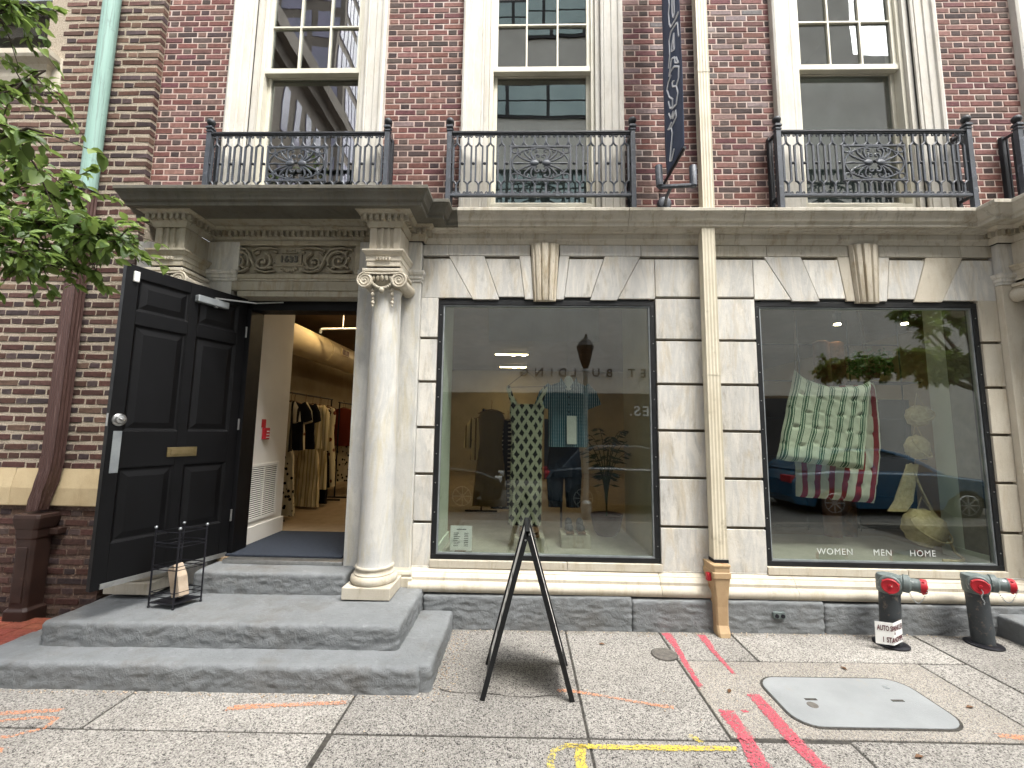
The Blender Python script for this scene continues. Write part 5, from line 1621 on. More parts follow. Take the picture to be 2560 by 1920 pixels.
# ------------------------------------------------------------------ clothes
def cloth(name, c1, c2=None, mode=None, f=40.0, c3=None):
    k = NT(name); o = k.objc(); s_ = k.sep(o)
    col = None
    if mode == 'vstripe':
        w = k.math('SINE', k.math('MULTIPLY', s_[0], f*6.283))
        col = k.mix(k.ramp(w, [(0.45, 0.0), (0.55, 1.0)]), c1, c2)
    elif mode == 'hstripe':
        w = k.math('SINE', k.math('MULTIPLY', s_[2], f*6.283))
        v = k.math('SINE', k.math('MULTIPLY', s_[0], 9*6.283))
        g_ = k.math('MULTIPLY', k.ramp(w, [(0.5, 0.0), (0.6, 1.0)]), k.ramp(v, [(0.2, 0.0), (0.25, 1.0)]))
        col = k.mix(g_, c1, c2)
    elif mode == 'leaf':
        # staggered dark leaf shapes in rows on pale bark-like ground
        a = k.math('SINE', k.math('MULTIPLY', k.math('ADD', s_[0], k.math('MULTIPLY', k.noise(o, 6), .03)), f*6.283))
        b = k.math('SINE', k.math('MULTIPLY', s_[2], 8.6*6.283))
        wob = k.math('MULTIPLY', k.math('SUBTRACT', k.noise(o, 9, 3), .5), .05)
        px = k.math('ADD', s_[0], wob); pz = k.math('ADD', s_[2], k.math('MULTIPLY', wob, .8))
        def dia(ox, oz):
            u = k.math('PINGPONG', k.math('MULTIPLY', k.math('ADD', px, ox+10), f*2), 1.0)
            v = k.math('PINGPONG', k.math('MULTIPLY', k.math('ADD', pz, oz+10), 15.0), 1.0)
            return k.math('ADD', k.math('POWER', u, 1.5), k.math('MULTIPLY', v, 1.15))
        pr = k.math('SUBTRACT', k.math('MAXIMUM', dia(0, 0), dia(.5/f, 1/15.0)), 1.0)
        fine = k.math('SINE', k.math('MULTIPLY', k.math('ADD', s_[2], k.math('MULTIPLY', k.math('ABSOLUTE', a), .02)), 62*6.283))
        base = k.mix(k.ramp(fine, [(0.35, 0.0), (0.9, 1.0)]), c1, c3)
        col = k.mix(k.ramp(pr, [(0.40, 0.0), (0.46, 1.0)]), base, c2)
    elif mode == 'print':
        v = k.voro(o, f)
        col = k.mix(k.ramp(v, [(0.28, 1.0), (0.34, 0.0)]), c1, c2)
    elif mode == 'plaid':
        w = k.math('SINE', k.math('MULTIPLY', s_[0], f*6.283)); v = k.math('SINE', k.math('MULTIPLY', s_[2], 30*6.283))
        g_ = k.math('MULTIPLY', k.ramp(w, [(0.45, 0.0), (0.75, 1.0)]), k.ramp(v, [(0.1, .55), (0.8, 1.0)]))
        col = k.mix(g_, c1, c2)
    else:
        col = k.mix(k.noise(o, 6), c1, c2 or c1)
    k.bump(k.noise(o, 180, 3), 0.25, 0.002)
    return k.fin(col, 0.9, 0, 0.1)

def garment(name, rows, depth, material, parent=None, nx=18, fold=.012, nf=5.0, seed=0.0, arms=None, ny=6):
    """rows: (z, left x, right x) from top to bottom in local metres; a soft closed shell with folds"""
    R_ = []
    for i in range(len(rows)-1):
        a, b = rows[i], rows[i+1]
        m = max(1, int(abs(a[0]-b[0])/.04))
        for j in range(m):
            t = j/m; R_.append(tuple(a[q_]+(b[q_]-a[q_])*t for q_ in range(3)))
    R_.append(rows[-1])
    z_top, z_bot = R_[0][0], R_[-1][0]
    vs_ = []
    n = len(R_); m = 2*nx
    for (z_, l, r_) in R_:
        t = (z_top-z_)/(z_top-z_bot)
        for k_ in range(m):
            a = 2*math.pi*k_/m
            cx, sx = math.cos(a), math.sin(a)
            x = (l+r_)/2+(r_-l)/2*cx
            f_ = fold*t*math.sin(nf*2*math.pi*(x-l)/(max(.05, r_-l))+seed+z_*2)+fold*.8*noise.noise(Vector((x*9+seed, z_*5, sx)))
            y = depth*(.55+.45*t)*sx*(abs(sx)**-.35 if abs(sx) > .01 else 0)*.8+f_
            vs_.append((x+.004*noise.noise(Vector((z_*14, seed, 1))), y, z_))
    fs_ = [(i*m+k_, i*m+(k_+1) % m, (i+1)*m+(k_+1) % m, (i+1)*m+k_) for i in range(n-1) for k_ in range(m)]
    fs_.append(tuple(range(m))); fs_.append(tuple((n-1)*m+k_ for k_ in range(m-1,-1,-1)))
    mb = MB().add(vs_, fs_)
    if arms:
        for pts, rr in arms: mb.tube(pts, rr, 10, flat=.35)
    return mb

def hanger(parent, w, z_, m='wood', hook=.12):
    h = MB().tube([(-w,0,z_-.05),(-w*.5,0,z_-.015),(0,0,z_+.005),(w*.5,0,z_-.015),(w,0,z_-.05)], .008, 6)
    h.tube([(0,0,z_),(0,0,z_+hook*.6),(.012,0,z_+hook*.85),(0,0,z_+hook),(-.012,0,z_+hook*.9)], .003, 5)
    return h.build('hanger', M[m], parent, local=True)

def hung(name, label, cat, loc, rows, mat_, depth=.05, arms=None, group=None, hz=None, seed=0.0, **kw):
    t = thing(name, label, cat, loc, group)
    garment(name, rows, depth, mat_, seed=seed, arms=arms, **kw).build('cloth', mat_, t, local=True, smooth=70)
    if hz is not None: hanger(t, hz[0], hz[1])
    return t

# the dress and the shirt in the first window
dress_m = cloth('leaf_print_linen', '#9c9b84', '#151614', 'leaf', 11.5, '#6c6b58')
dr = thing('leaf_print_dress', 'sleeveless cream dress with black leaf print hanging in the window', 'dress', (.04,.42,1.25))
garment('dress', [(.615,-.155,.165),(.58,-.165,.175),(.50,-.160,.168),(.40,-.148,.158),(.30,-.145,.155),(.1,-.150,.155),(-.2,-.155,.155),(-.53,-.162,.150)], .06, dress_m, nf=6, fold=.014, seed=1).build('cloth', dress_m, dr, local=True, smooth=70)
for s_ in (-1,1):
    MB().tube([(s_*.115,-.03,.60),(s_*.150,-.03,.68),(s_*.185,-.02,.79)], [.034,.026,.024], 8, flat=.25).build('strap', dress_m, dr, local=True, smooth=70)
MB().tube([(-.19,0,.79),(0,0,.94),(.19,0,.79),(-.19,0,.78)], .003, 5).tube([(0,0,.94),(0,0,1.5)], .0012, 4).build('wire_hanger', M['wire'], dr, local=True)

shirt_m = cloth('blue_striped_cotton', '#2f5566', '#a9bcc2', 'plaid', 46)
sh_ = thing('striped_shirt', 'blue short sleeved shirt with fine pale stripes hanging behind the dress', 'shirt', (.465,.62,1.45))
garment('shirt', [(.665,-.06,.06),(.64,-.15,.15),(.60,-.20,.20),(.52,-.205,.205),(.40,-.20,.20),(.2,-.2,.2),(0,-.203,.203)], .085, shirt_m, nf=4, fold=.012, seed=2,
        arms=[([(s_*.15,0,.60),(s_*.22,0,.52),(s_*.268,0,.405)], [.075,.085,.078]) for s_ in (-1,1)]).build('cloth', shirt_m, sh_, local=True, smooth=70)
for s_ in (-1,1):
    MB().add([(s_*.015,-.075,.60),(s_*.08,-.06,.70),(s_*.10,-.075,.63),(s_*.06,-.088,.565),(s_*.015,-.081,.598),(s_*.08,-.067,.703),(s_*.10,-.082,.63),(s_*.06,-.095,.565)],
             [(0,1,2,3),(7,6,5,4),(0,4,5,1),(1,5,6,2),(2,6,7,3),(3,7,4,0)]).build('collar', shirt_m, sh_, local=True)
MB().ell((0,-.05,.645),(.05,.03,.075),12,8).build('undershirt', M['white'], sh_, local=True, smooth=60)
for i in range(6): MB().lathe([(.008,-.082),(.006,-.085)], (0,0,.5-.075*i), 8, 'y').build('button', M['dark_ink'], sh_, local=True)
MB().box(-.02,.075,-.1,-.097,.03,.31).build('paper_tag', M['white'], sh_, local=True)
MB().tube([(0,0,.67),(0,0,1.3)], .0015, 4).build('cord', M['wire'], sh_, local=True)
shorts_m = cloth('navy_cotton', '#15191f', '#1d222a')
stt = thing('navy_trousers', 'dark navy trousers hanging below the striped shirt', 'trousers', (.43,.66,1.2))
garment('trousers', [(.25,-.15,.15),(.1,-.17,.17),(-.05,-.18,.18)], .07, shorts_m, seed=4).build('waist', shorts_m, stt, local=True, smooth=70)
for s_ in (-1,1):
    garment('leg', [(-.02,min(0,s_*.18),max(0,s_*.18)),(-.35,min(s_*.02,s_*.16),max(s_*.02,s_*.16))], .06, shorts_m, seed=5+s_).build('leg', shorts_m, stt, local=True, smooth=70)

def shoes(name, label, loc, col):
    t = thing(name, label, 'shoes', loc, 'shoes on display blocks')
    for s_ in (-1,1):
        b = MB().ell((s_*.055,-.03,.03),(.042,.10,.03),12,8); b.ell((s_*.055,.045,.06),(.036,.045,.05),12,8)
        o = b.build('shoe', col, t, local=True, smooth=60)
        MB().box(s_*.055-.038,s_*.055+.038,-.13,.08,-.012,.006).build('sole', M['wood'], o)
    return t
for x, y, lab in ((.075,.40,'rough grey display block under the dress behind the glass'),(.52,.55,'rough grey display block holding dark shoes right of the dress')):
    o = rough_box(x-.14, x+.14, y-.12, y+.10, .45, .635, r=.012, amp=.006, slope=False).build('display_block', M['stone_dirty'], None, smooth=60, fix=False)
    tag(o, lab, 'display block', 'display blocks')
shoes('tan_sandals', 'tan sandals on the block under the dress', (.075,.40,.65), M['wood'])
shoes('dark_shoes', 'dark shoes on the block right of the dress', (.52,.55,.65), M['dark_ink'])
cd = thing('price_card', 'small white price card standing in the lower left corner of the dress window', 'card', (-.55,.25,.5))
MB().box(-.645,-.448,.246,.25,.515,.735).build('card', M['white_plastic'], cd)
MB().box(-.60,-.50,.225,.27,.5065,.518).build('foot', M['wood'], cd)
for i in range(8):
    MB().box(-.615,-.575+.01*(i % 3),.2448,.2455,.555+.016*i,.560+.016*i).build('print_line', M['dark_ink'], cd)
    MB().box(-.52,-.48,.2448,.2455,.555+.016*i,.560+.016*i).build('print_line', M['dark_ink'], cd)
MB().box(-.59,-.5,.2448,.2455,.70,.706).build('print_line', M['dark_ink'], cd)
# tall dark sign and potted palm
sgb = thing('framed_poster', 'dark blue framed poster standing behind the striped shirt', 'poster', (.45,1.3,.9))
MB().box(.26,.66,1.3,1.33,1.05,1.75).build('frame', M['navy_cloth'], sgb, bevel=.004)
for i in range(5): MB().box(.34+.02*(i % 2),.58-.03*(i % 3),1.296,1.299,1.25+.07*i,1.275+.07*i).build('print_line', M['grey_ink'], sgb)
MB().tube([(.46,1.32,.5),(.46,1.32,1.06)], .012, 8).build('stand', M['wire'], sgb)
leaf_g = surf('dark_palm_green', '#2c3a22', '#3b4a2a', 8, 0.5, 0.1)
pot_m = surf('terracotta_pot', '#5b3326', '#4a281e', 8, 0.7, 0.2)
def palm(label, x, y, z0, h, n, spread):
    t = thing('potted_palm', label, 'plant', (x,y,z0))
    MB().lathe([(.10,0),(.14,.05),(.17,.2),(.175,.22),(.155,.22),(.15,.19)], (x,y,z0), 24).build('pot', pot_m, t, smooth=40)
    q_ = random.Random(int(x*100))
    for i in range(n):
        an = 2*math.pi*i/n+q_.uniform(-.3,.3); L = spread*q_.uniform(.6,1.1); H = h*q_.uniform(.7,1.0)
        fr_ = MB()
        P = [Vector((x+math.cos(an)*L*t*t, y+math.sin(an)*L*t*t*.6, z0+.2+H*(t-.35*t*t*t))) for t in [k_/9 for k_ in range(10)]]
        fr_.tube(P, [.008-.0006*k_ for k_ in range(10)], 5)
        for k_ in range(3, 10):
            for s_ in (-1,1):
                side = Vector((-math.sin(an),math.cos(an),0))*s_
                tip = P[k_]+side*.13*(1-.05*k_)+Vector((math.cos(an)*.08,math.sin(an)*.05,-.03))
                md = (P[k_]+tip)/2
                fr_.add([tuple(P[k_]),tuple(md+Vector((0,0,.012))),tuple(tip),tuple(md-Vector((0,0,.012)))], [(0,1,2,3)])
        fr_.build('frond', leaf_g, t)
    return t
palm('potted palm with thin fronds at the right side of the dress window', .92, 1.0, .506, 1.45, 11, .35)

# clothes rails inside the doorway
def rack(label, x, y0, y1, z_):
    t = thing('clothes_rail', label, 'clothes rail', (x,(y0+y1)/2,.5), 'black clothes rails inside the shop')
    MB().tube([(x,y0,z_),(x,y1,z_)], .012, 8).build('rail', M['wire'], t)
    for yy in (y0+.03, y1-.03):
        MB().tube([(x,yy,.51),(x,yy,z_)], .012, 8).build('upright', M['wire'], t)
        MB().tube([(x-.22,yy,.51),(x+.22,yy,.51)], .012, 8).build('foot_bar', M['wire'], t)
rack('clothes rail nearest the door, full of pale and dark clothes', -3.02, 1.35, 2.95, 2.06)
rack('farther clothes rail behind the first one in the doorway', -3.0, 3.15, 4.7, 2.03)
CM = [cloth('cream_black_stripe', '#c9bea2', '#2a2520', 'vstripe', 12), cloth('black_jersey', '#141416', '#1b1b1e'), cloth('cream_dotted_cotton', '#d2c7a6', '#6b3b2c', 'print', 9),
      cloth('cream_fine_stripe', '#cfc19a', '#a8976c', 'vstripe', 18), cloth('black_white_brick', '#1a1718', '#c9bda6', 'hstripe', 17), cloth('rust_linen', '#6b2f22', '#5a261c'),
      cloth('cream_black_floral', '#cdc2a4', '#1d1a18', 'print', 16), cloth('yellow_stripe', '#c7b684', '#6b5836', 'vstripe', 14), cloth('tan_linen', '#8a7450', '#7a6646')]
TOP = [(.0,-.06,.06),(-.03,-.16,.16),(-.08,-.2,.2),(-.3,-.18,.18),(-.62,-.2,.2)]
DRS = [(.0,-.06,.06),(-.03,-.14,.14),(-.1,-.17,.17),(-.4,-.14,.14),(-.8,-.19,.19),(-1.2,-.22,.22)]
SKT = [(-.62,-.13,.13),(-.7,-.16,.16),(-1.1,-.2,.2),(-1.42,-.22,.22)]
def sleeves(L, r_=.07): return [([(s_*.14,0,-.04),(s_*.22,0,-.15),(s_*.25,0,-.15-L)], [r_,r_,r_*.85]) for s_ in (-1,1)]
items = [('striped_blouse','striped black and cream top at the front of the nearest rail','top',1.5,TOP,0,sleeves(.12)),
         ('black_tee','plain black tee on the nearest rail','top',1.68,TOP,1,sleeves(.1)),
         ('dotted_blouse','cream dotted short sleeved blouse on the nearest rail','blouse',1.86,TOP,2,sleeves(.12,.085)),
         ('black_jersey','second plain black top farther along the nearest rail','top',2.06,TOP,1,sleeves(.1)),
         ('pinstripe_shirt','cream pinstripe long sleeved shirt on the nearest rail','shirt',2.28,TOP,3,sleeves(.5,.065)),
         ('brick_print_dress','black and white brick print dress at the end of the nearest rail','dress',2.6,DRS,4,None),
         ('striped_dress','cream striped long dress in the middle of the nearest rail','dress',2.45,DRS,3,None),
         ('dotted_dress','cream dotted long dress at the back of the nearest rail','dress',2.8,DRS,2,None),
         ('cream_dress','pale cream floral dress near the front of the farther rail','dress',3.4,DRS,6,None),
         ('rust_blouse','rust coloured top on the farther rail','top',3.3,TOP,5,sleeves(.1)),
         ('black_dress','long black dress on the farther rail','dress',3.5,DRS,1,None),
         ('cream_shirt','yellowish striped shirt on the farther rail','shirt',3.75,TOP,7,sleeves(.4,.06)),
         ('floral_dress','cream and black floral dress on the farther rail','dress',4.0,DRS,6,None),
         ('dark_dress','dark dress at the far end of the farther rail','dress',4.35,DRS,1,None)]
for i, (nm, lb, ct_, y, rows, mi, ar) in enumerate(items):
    t = hung(nm, lb, ct_, (-3.01+.03*math.sin(i*2.3), y, 1.94), rows, CM[mi], .06, ar, 'clothes hanging on the rails', (.17,.01), i*1.3)
    t.rotation_euler = (0,0,R(-14+9*math.sin(i*1.7)))
for nm, lb, y, mi in (('floral_skirt','cream skirt with dark floral print below the striped top',1.6,6),('striped_trousers','wide cream striped trousers below the pinstripe shirt',2.25,3),('black_trousers','long black trousers at the end of the nearest rail',2.5,1)):
    t = hung(nm, lb, 'trousers' if 'trous' in nm else 'skirt', (-3.0,y,1.95), SKT, CM[mi], .06, None, 'clothes hanging on the rails', None, y, fold=.02, nf=7)
    t.rotation_euler = (0,0,R(-12))
# deeper rail seen through the dress window
rack('clothes rail at the left seen through the dress window', -.55, 2.2, 3.4, 1.9)
for i, (nm, lb, mi, rows, x, y, z_) in enumerate((('tan_robe','long tan robe hanging alone behind the dress',8,DRS,-.40,1.75,1.86),('print_dress','dark print dress seen left of the leaf print dress',4,DRS,-.2,2.2,1.75),
      ('yellow_blouse','yellow striped top on the rail seen through the dress window',7,TOP,-.55,2.5,1.8),('dark_blouse','dark blouse on the rail seen through the dress window',1,TOP,-.55,2.8,1.8),('white_blouse','pale blouse at the end of the rail in the dress window',2,TOP,-.55,3.1,1.8))):
    hung(nm, lb, 'clothes', (x,y,z_), rows, CM[mi], .06, sleeves(.3,.06) if rows is TOP else None, 'clothes seen through the dress window', (.17,.01), i*2.1)

# ------------------------------------------------------------------ cushions in the second window
def ticking(name, base, stripe, edges, per):
    """stripes across the cushion's own x axis; edges: list of (from, to) inside one period"""
    k = NT(name); s_ = k.sep(k.n('UVMap').outputs['UV'])
    fr_ = k.math('FRACT', k.math('MULTIPLY', s_[0], per))
    acc = None
    for a, b in edges:
        m_ = k.math('MULTIPLY', k.math('GREATER_THAN', fr_, a), k.math('LESS_THAN', fr_, b))
        acc = m_ if acc is None else k.math('MAXIMUM', acc, m_)
    k.bump(k.noise(k.pos(), 260, 2), 0.2, 0.002)
    k.fin(k.mix(acc, base, stripe), 0.92, 0, 0.1)
    return k.m
grn = ticking('green_ticking', '#dadbc6', '#4f7059', [(.12,.2),(.27,.42),(.49,.57)], 7.0)
redt = ticking('red_ticking', '#dcd6c4', '#9a3034', [(.3,.72)], 6.0)
def cushion(name, label, corners, thick, mat_, nu=56, nv=56, sag=.0, tu=4, tv=5, y0=.45, bow=0.0):
    """corners TL TR BR BL as (x, z); a tufted mattress pad"""
    t = thing(name, label, 'cushion', (0,0,0), 'striped tufted cushions hanging in the window')
    vs_ = []; uv = []
    for side in (0,1):
        for j in range(nv+1):
            for i in range(nu+1):
                u, v = i/nu, j/nv
                jx, jz = .03*noise.noise(Vector((u*4,v*4,7))), .03*noise.noise(Vector((u*4,v*4,11)))
                tl, tr, br_, bl_ = corners
                x = (tl[0]*(1-u)+tr[0]*u)*(1-v)+(bl_[0]*(1-u)+br_[0]*u)*v
                z_ = (tl[1]*(1-u)+tr[1]*u)*(1-v)+(bl_[1]*(1-u)+br_[1]*u)*v
                x += jx*.5; z_ += jz*.5
                z_ -= sag*4*u*(1-u)*(1-v)**2
                x += bow*math.sin(math.pi*v)*u
                e = min(u,1-u,v,1-v)
                puff = min(1,(e/.06))**.5
                du_ = abs((u*tu+.5*(int(v*tv) % 2)) % 1-.5)*2; dv = abs((v*tv) % 1-.5)*2
                d_ = math.exp(-((1-du_)**2*7+(1-dv)**2*7))*(.6+.4*math.sin(u*31+v*17))
                ridge = .5+.5*math.cos(2*math.pi*u*tu+.8*math.sin(v*9))
                h = thick*puff*(1-.62*d_-.12*ridge*(1-dv)+.16*noise.noise(Vector((u*7,v*6,side*3)))+.08*noise.noise(Vector((u*19,v*15,side))))
                wav = .03*math.sin(u*5+.6)*(1-v)
                vs_.append((x, y0+wav+(h if side else -h)*.5, z_)); uv.append((u,v))
    fs_ = []
    o_ = (nu+1)*(nv+1)
    for j in range(nv):
        for i in range(nu):
            a = j*(nu+1)+i
            fs_.append((a,a+1,a+nu+2,a+nu+1)); fs_.append((o_+a,o_+a+nu+1,o_+a+nu+2,o_+a+1))
    mb = MB().add(vs_, fs_)
    ob = mb.build('pad', mat_, t, smooth=180, fix=False)
    ul = ob.data.uv_layers.new(name='UVMap')
    for l in ob.data.loops:
        ul.data[l.index].uv = uv[l.vertex_index]
    for (u, z_) in ((.02,corners[0]),(.98,corners[1])):
        MB().tube([(z_[0],y0,z_[1]-.02),(z_[0]+.1*(.5-u),y0+.02,z_[1]+.8)], .003, 5).build('cord', M['wood'], t)
    return t
cushion('green_striped_cushion', 'green and cream striped tufted cushion hanging in front', [(2.63,2.235),(3.31,2.13),(3.20,1.285),(2.40,1.37)], .09, grn, sag=.12, y0=.38)
cushion('red_striped_cushion', 'red and cream striped tufted cushion hanging behind the green one', [(2.72,2.15),(3.47,2.13),(3.40,.955),(2.66,1.01)], .09, redt, sag=.05, y0=.54, tu=4, tv=7, bow=.06)
# straw baskets on a cord
straw = surf('woven_straw', '#cbb88f', '#b29d72', 30, 0.85, 0.6, 160, obj=True)
def basket(label, c, r_, sq, turn, n=22):
    t = thing('straw_basket', label, 'basket', c, 'straw baskets strung on a cord')
    mb = MB()
    vs_ = []
    m = 12
    for j in range(m+1):
        th = math.pi*j/m
        for i in range(n):
            a = 2*math.pi*i/n
            k_ = r_*(1+.07*math.cos(a*7+j*.5)+.05*math.sin(j*2.6))
            vs_.append((k_*math.sin(th)*math.cos(a), k_*.55*math.sin(th)*math.sin(a), k_*sq*math.cos(th)))
    cr_, sr_ = math.cos(turn), math.sin(turn)
    vs_ = [(x*cr_-z_*sr_, y, x*sr_+z_*cr_) for x,y,z_ in vs_]
    mb.add(vs_, [(j*n+i, j*n+(i+1) % n, (j+1)*n+(i+1) % n, (j+1)*n+i) for j in range(m) for i in range(n)])
    mb.build('weave', straw, t, local=True, smooth=180)
    rim = MB().tube([(r_*.95*math.cos(2*math.pi*i/20)*cr_-.02*sr_, -r_*.35+.55*r_*.3*math.sin(2*math.pi*i/20), r_*.95*math.cos(2*math.pi*i/20)*sr_+r_*sq*.55*math.sin(2*math.pi*i/20)) for i in range(20)], .007, 5, True)
    rim.build('rim', straw, t, local=True)
    MB().tube([(-r_*.4,-.02,r_*sq*.8),(0,0,r_*sq+.12),(r_*.4,-.02,r_*sq*.8)], .005, 5).build('handle', straw, t, local=True)
basket('topmost straw basket hanging right of the cushions', (3.815,.45,1.80), .125, .78, .2)
basket('cone shaped straw basket hanging second from the top', (3.775,.45,1.50), .115, .95, -.7)
basket('large folded straw basket at the bottom of the string', (3.745,.42,.76), .20, .80, -.4)
scf = thing('straw_cloth', 'folded strip of straw cloth hanging between the straw baskets', 'cloth', (3.62,.45,1.1))
garment('cloth', [(.24,.04,.15),(.1,-.02,.12),(-.1,-.1,.08),(-.2,-.17,.0)], .03, straw, seed=3).build('strip', straw, scf, local=True, smooth=70)
rp = thing('straw_rope', 'straw rope trailing from the lowest basket onto the window floor', 'rope', (3.9,.4,.52))
MB().tube([(3.70,.45,1.35),(3.76,.43,1.1),(3.84,.42,.9),(3.92,.40,.72),(3.95,.36,.56),(3.96,.3,.52),(3.9,.24,.52),(3.8,.22,.52),(3.72,.24,.52)], .012, 6).build('rope', straw, rp, smooth=60)
# wire shelving with plants behind
shf = thing('wire_shelving', 'black wire shelving behind the cushions', 'shelving', (3.9,1.4,.5))
for x in (2.75,3.35,3.95,4.55): MB().tube([(x,1.45,.5),(x,1.45,3.0)], .008, 6).build('upright', M['wire'], shf)
for zz in (.9,1.35,1.8,2.25,2.7): MB().tube([(2.75,1.45,zz),(4.55,1.45,zz)], .007, 6).build('crossbar', M['wire'], shf)
for zz in (1.35,2.22): MB().box(3.5,4.55,1.2,1.45,zz-.008,zz+.004).build('shelf', M['wire'], shf)
for x, y, lb in ((3.55,1.05,'small lit spotlight shining on the rolled rugs'),(4.25,1.0,'small spotlight added to brighten the fern')):  # the second spot is added only to brighten the fern
    sl_ = thing('display_spotlight', lb, 'spotlight', (x,y,2.9), 'spotlights over the cushion display')
    MB().lathe([(.03,2.86),(.045,2.98)], (x,y,0), 14).build('can', M['wire'], sl_)
    MB().tube([(x,y,2.98),(x,y,ZI)], .008, 6).build('stem', M['wire'], sl_)
    MB().lathe([(.032,2.845),(.028,2.858)], (x,y,0), 12).build('bulb', M['lamp_spot'], sl_)
fern_m = surf('fern_green', '#3d5f2e', '#557a3c', 10, 0.6, 0.1)
def bushy(label, c, r_, n=420):
    t = thing('shelf_plant', label, 'plant', c)
    q_ = random.Random(3); mb = MB()
    for i in range(n):
        a, b = q_.uniform(0,6.28), q_.uniform(-.5,1)
        d = Vector((math.cos(a),math.sin(a)*.6,b)).normalized()*r_*q_.uniform(.5,1)
        p = Vector(d); s_ = q_.uniform(.02,.035); u = Vector((q_.uniform(-1,1),q_.uniform(-1,1),q_.uniform(-1,1))).normalized(); w = u.cross(Vector((q_.random(),q_.random(),q_.random()))).normalized()
        mb.add([tuple(p-u*s_),tuple(p+w*s_*.45),tuple(p+u*s_),tuple(p-w*s_*.45)], [(0,1,2,3)])
    f_ = mb.build('foliage', fern_m, t, local=True, fix=False); f_['kind'] = 'stuff'
    MB().lathe([(.07,-.16),(.09,-.02)], (0,0,0), 16).build('pot', pot_m, t, local=True)
bushy('green fern on the upper wire shelf in the cushion window', (4.1,1.32,2.42), .24)
for i, (x, y, lab, c) in enumerate(((3.42,1.15,'rust brown rolled rug leaning behind the cushions','#6a3e25'),(3.62,1.2,'brown rolled rug right of the rust one','#4e3322'))):
    mm_ = surf('rug_%d' % i, c, '#7a5234', 14, 0.95, 0.3)
    o = MB().lathe([(.085,.506),(.088,1.6),(.08,2.66),(.05,2.68)], (x,y,0), 18).build('rolled_rug', mm_, None, smooth=50)
    tag(o, lab, 'rug', 'rolled rugs in the cushion window')

# ------------------------------------------------------------------ trees
def leaf_material(name, a, b, c):
    k = NT(name)
    rv = k.n('ObjectInfo').outputs['Random']
    n_ = k.noise(k.pos(), 3.5, 3)
    at = k.n('Attribute', attribute_name='Col').outputs['Fac']
    col = k.mix(k.ramp(k.math('ADD', k.math('MULTIPLY', n_, .5), k.math('MULTIPLY', k.math('FRACT', k.math('ADD', at, rv)), .5)), [(0.25, a), (0.5, b), (0.8, c)]), a, b)
    col = k.ramp(k.math('ADD', k.math('MULTIPLY', n_, .5), k.math('MULTIPLY', k.math('FRACT', k.math('ADD', at, rv)), .5)), [(0.22, a), (0.5, b), (0.8, c)])
    k.fin(col, 0.42, 0, 0.4)
    tl = k.n('BsdfTranslucent', {'Color': lin(c)})
    ms = k.n('MixShader', {0: 0.34})
    k.set(ms.inputs[1], k.b.outputs[0]); k.set(ms.inputs[2], tl.outputs[0])
    k.set(k.out.inputs['Surface'], ms.outputs[0])
    return k.m
M['leaf'] = leaf_material('pear_leaf', '#394e25', '#5a7339', '#8ca354')
M['bark'] = surf('grey_brown_bark', '#4b4036', '#3a3129', 14, 0.9, 0.7, 40, bdist=.01)

def leaf_geo(L, W, fold, droop):
    """pointed oval leaf, folded along the midrib, bending down to the tip; base at origin, along +x"""
    prof = [(0,.0),(.12,.55),(.35,1.0),(.6,.92),(.82,.5),(1,0)]
    mid = [(L*t, 0, -droop*L*t*t) for t, _ in prof]
    vs_ = []
    for (t, w), m in zip(prof, mid):
        vs_.append((m[0], W*.5*w, m[2]+fold*W*w)); vs_.append(m); vs_.append((m[0], -W*.5*w, m[2]+fold*W*w))
    fs_ = []
    for i in range(len(prof)-1):
        a = i*3
        fs_ += [(a,a+3,a+4,a+1),(a+1,a+4,a+5,a+2)]
    return vs_, fs_
def rotm(d, roll):
    x = d.normalized(); up = Vector((0,0,1))
    y = up.cross(x)
    y = y.normalized() if y.length > 1e-4 else Vector((0,1,0))
    z_ = x.cross(y)
    m = Matrix((x,y,z_)).transposed()
    return m @ Matrix.Rotation(roll, 3, 'X')

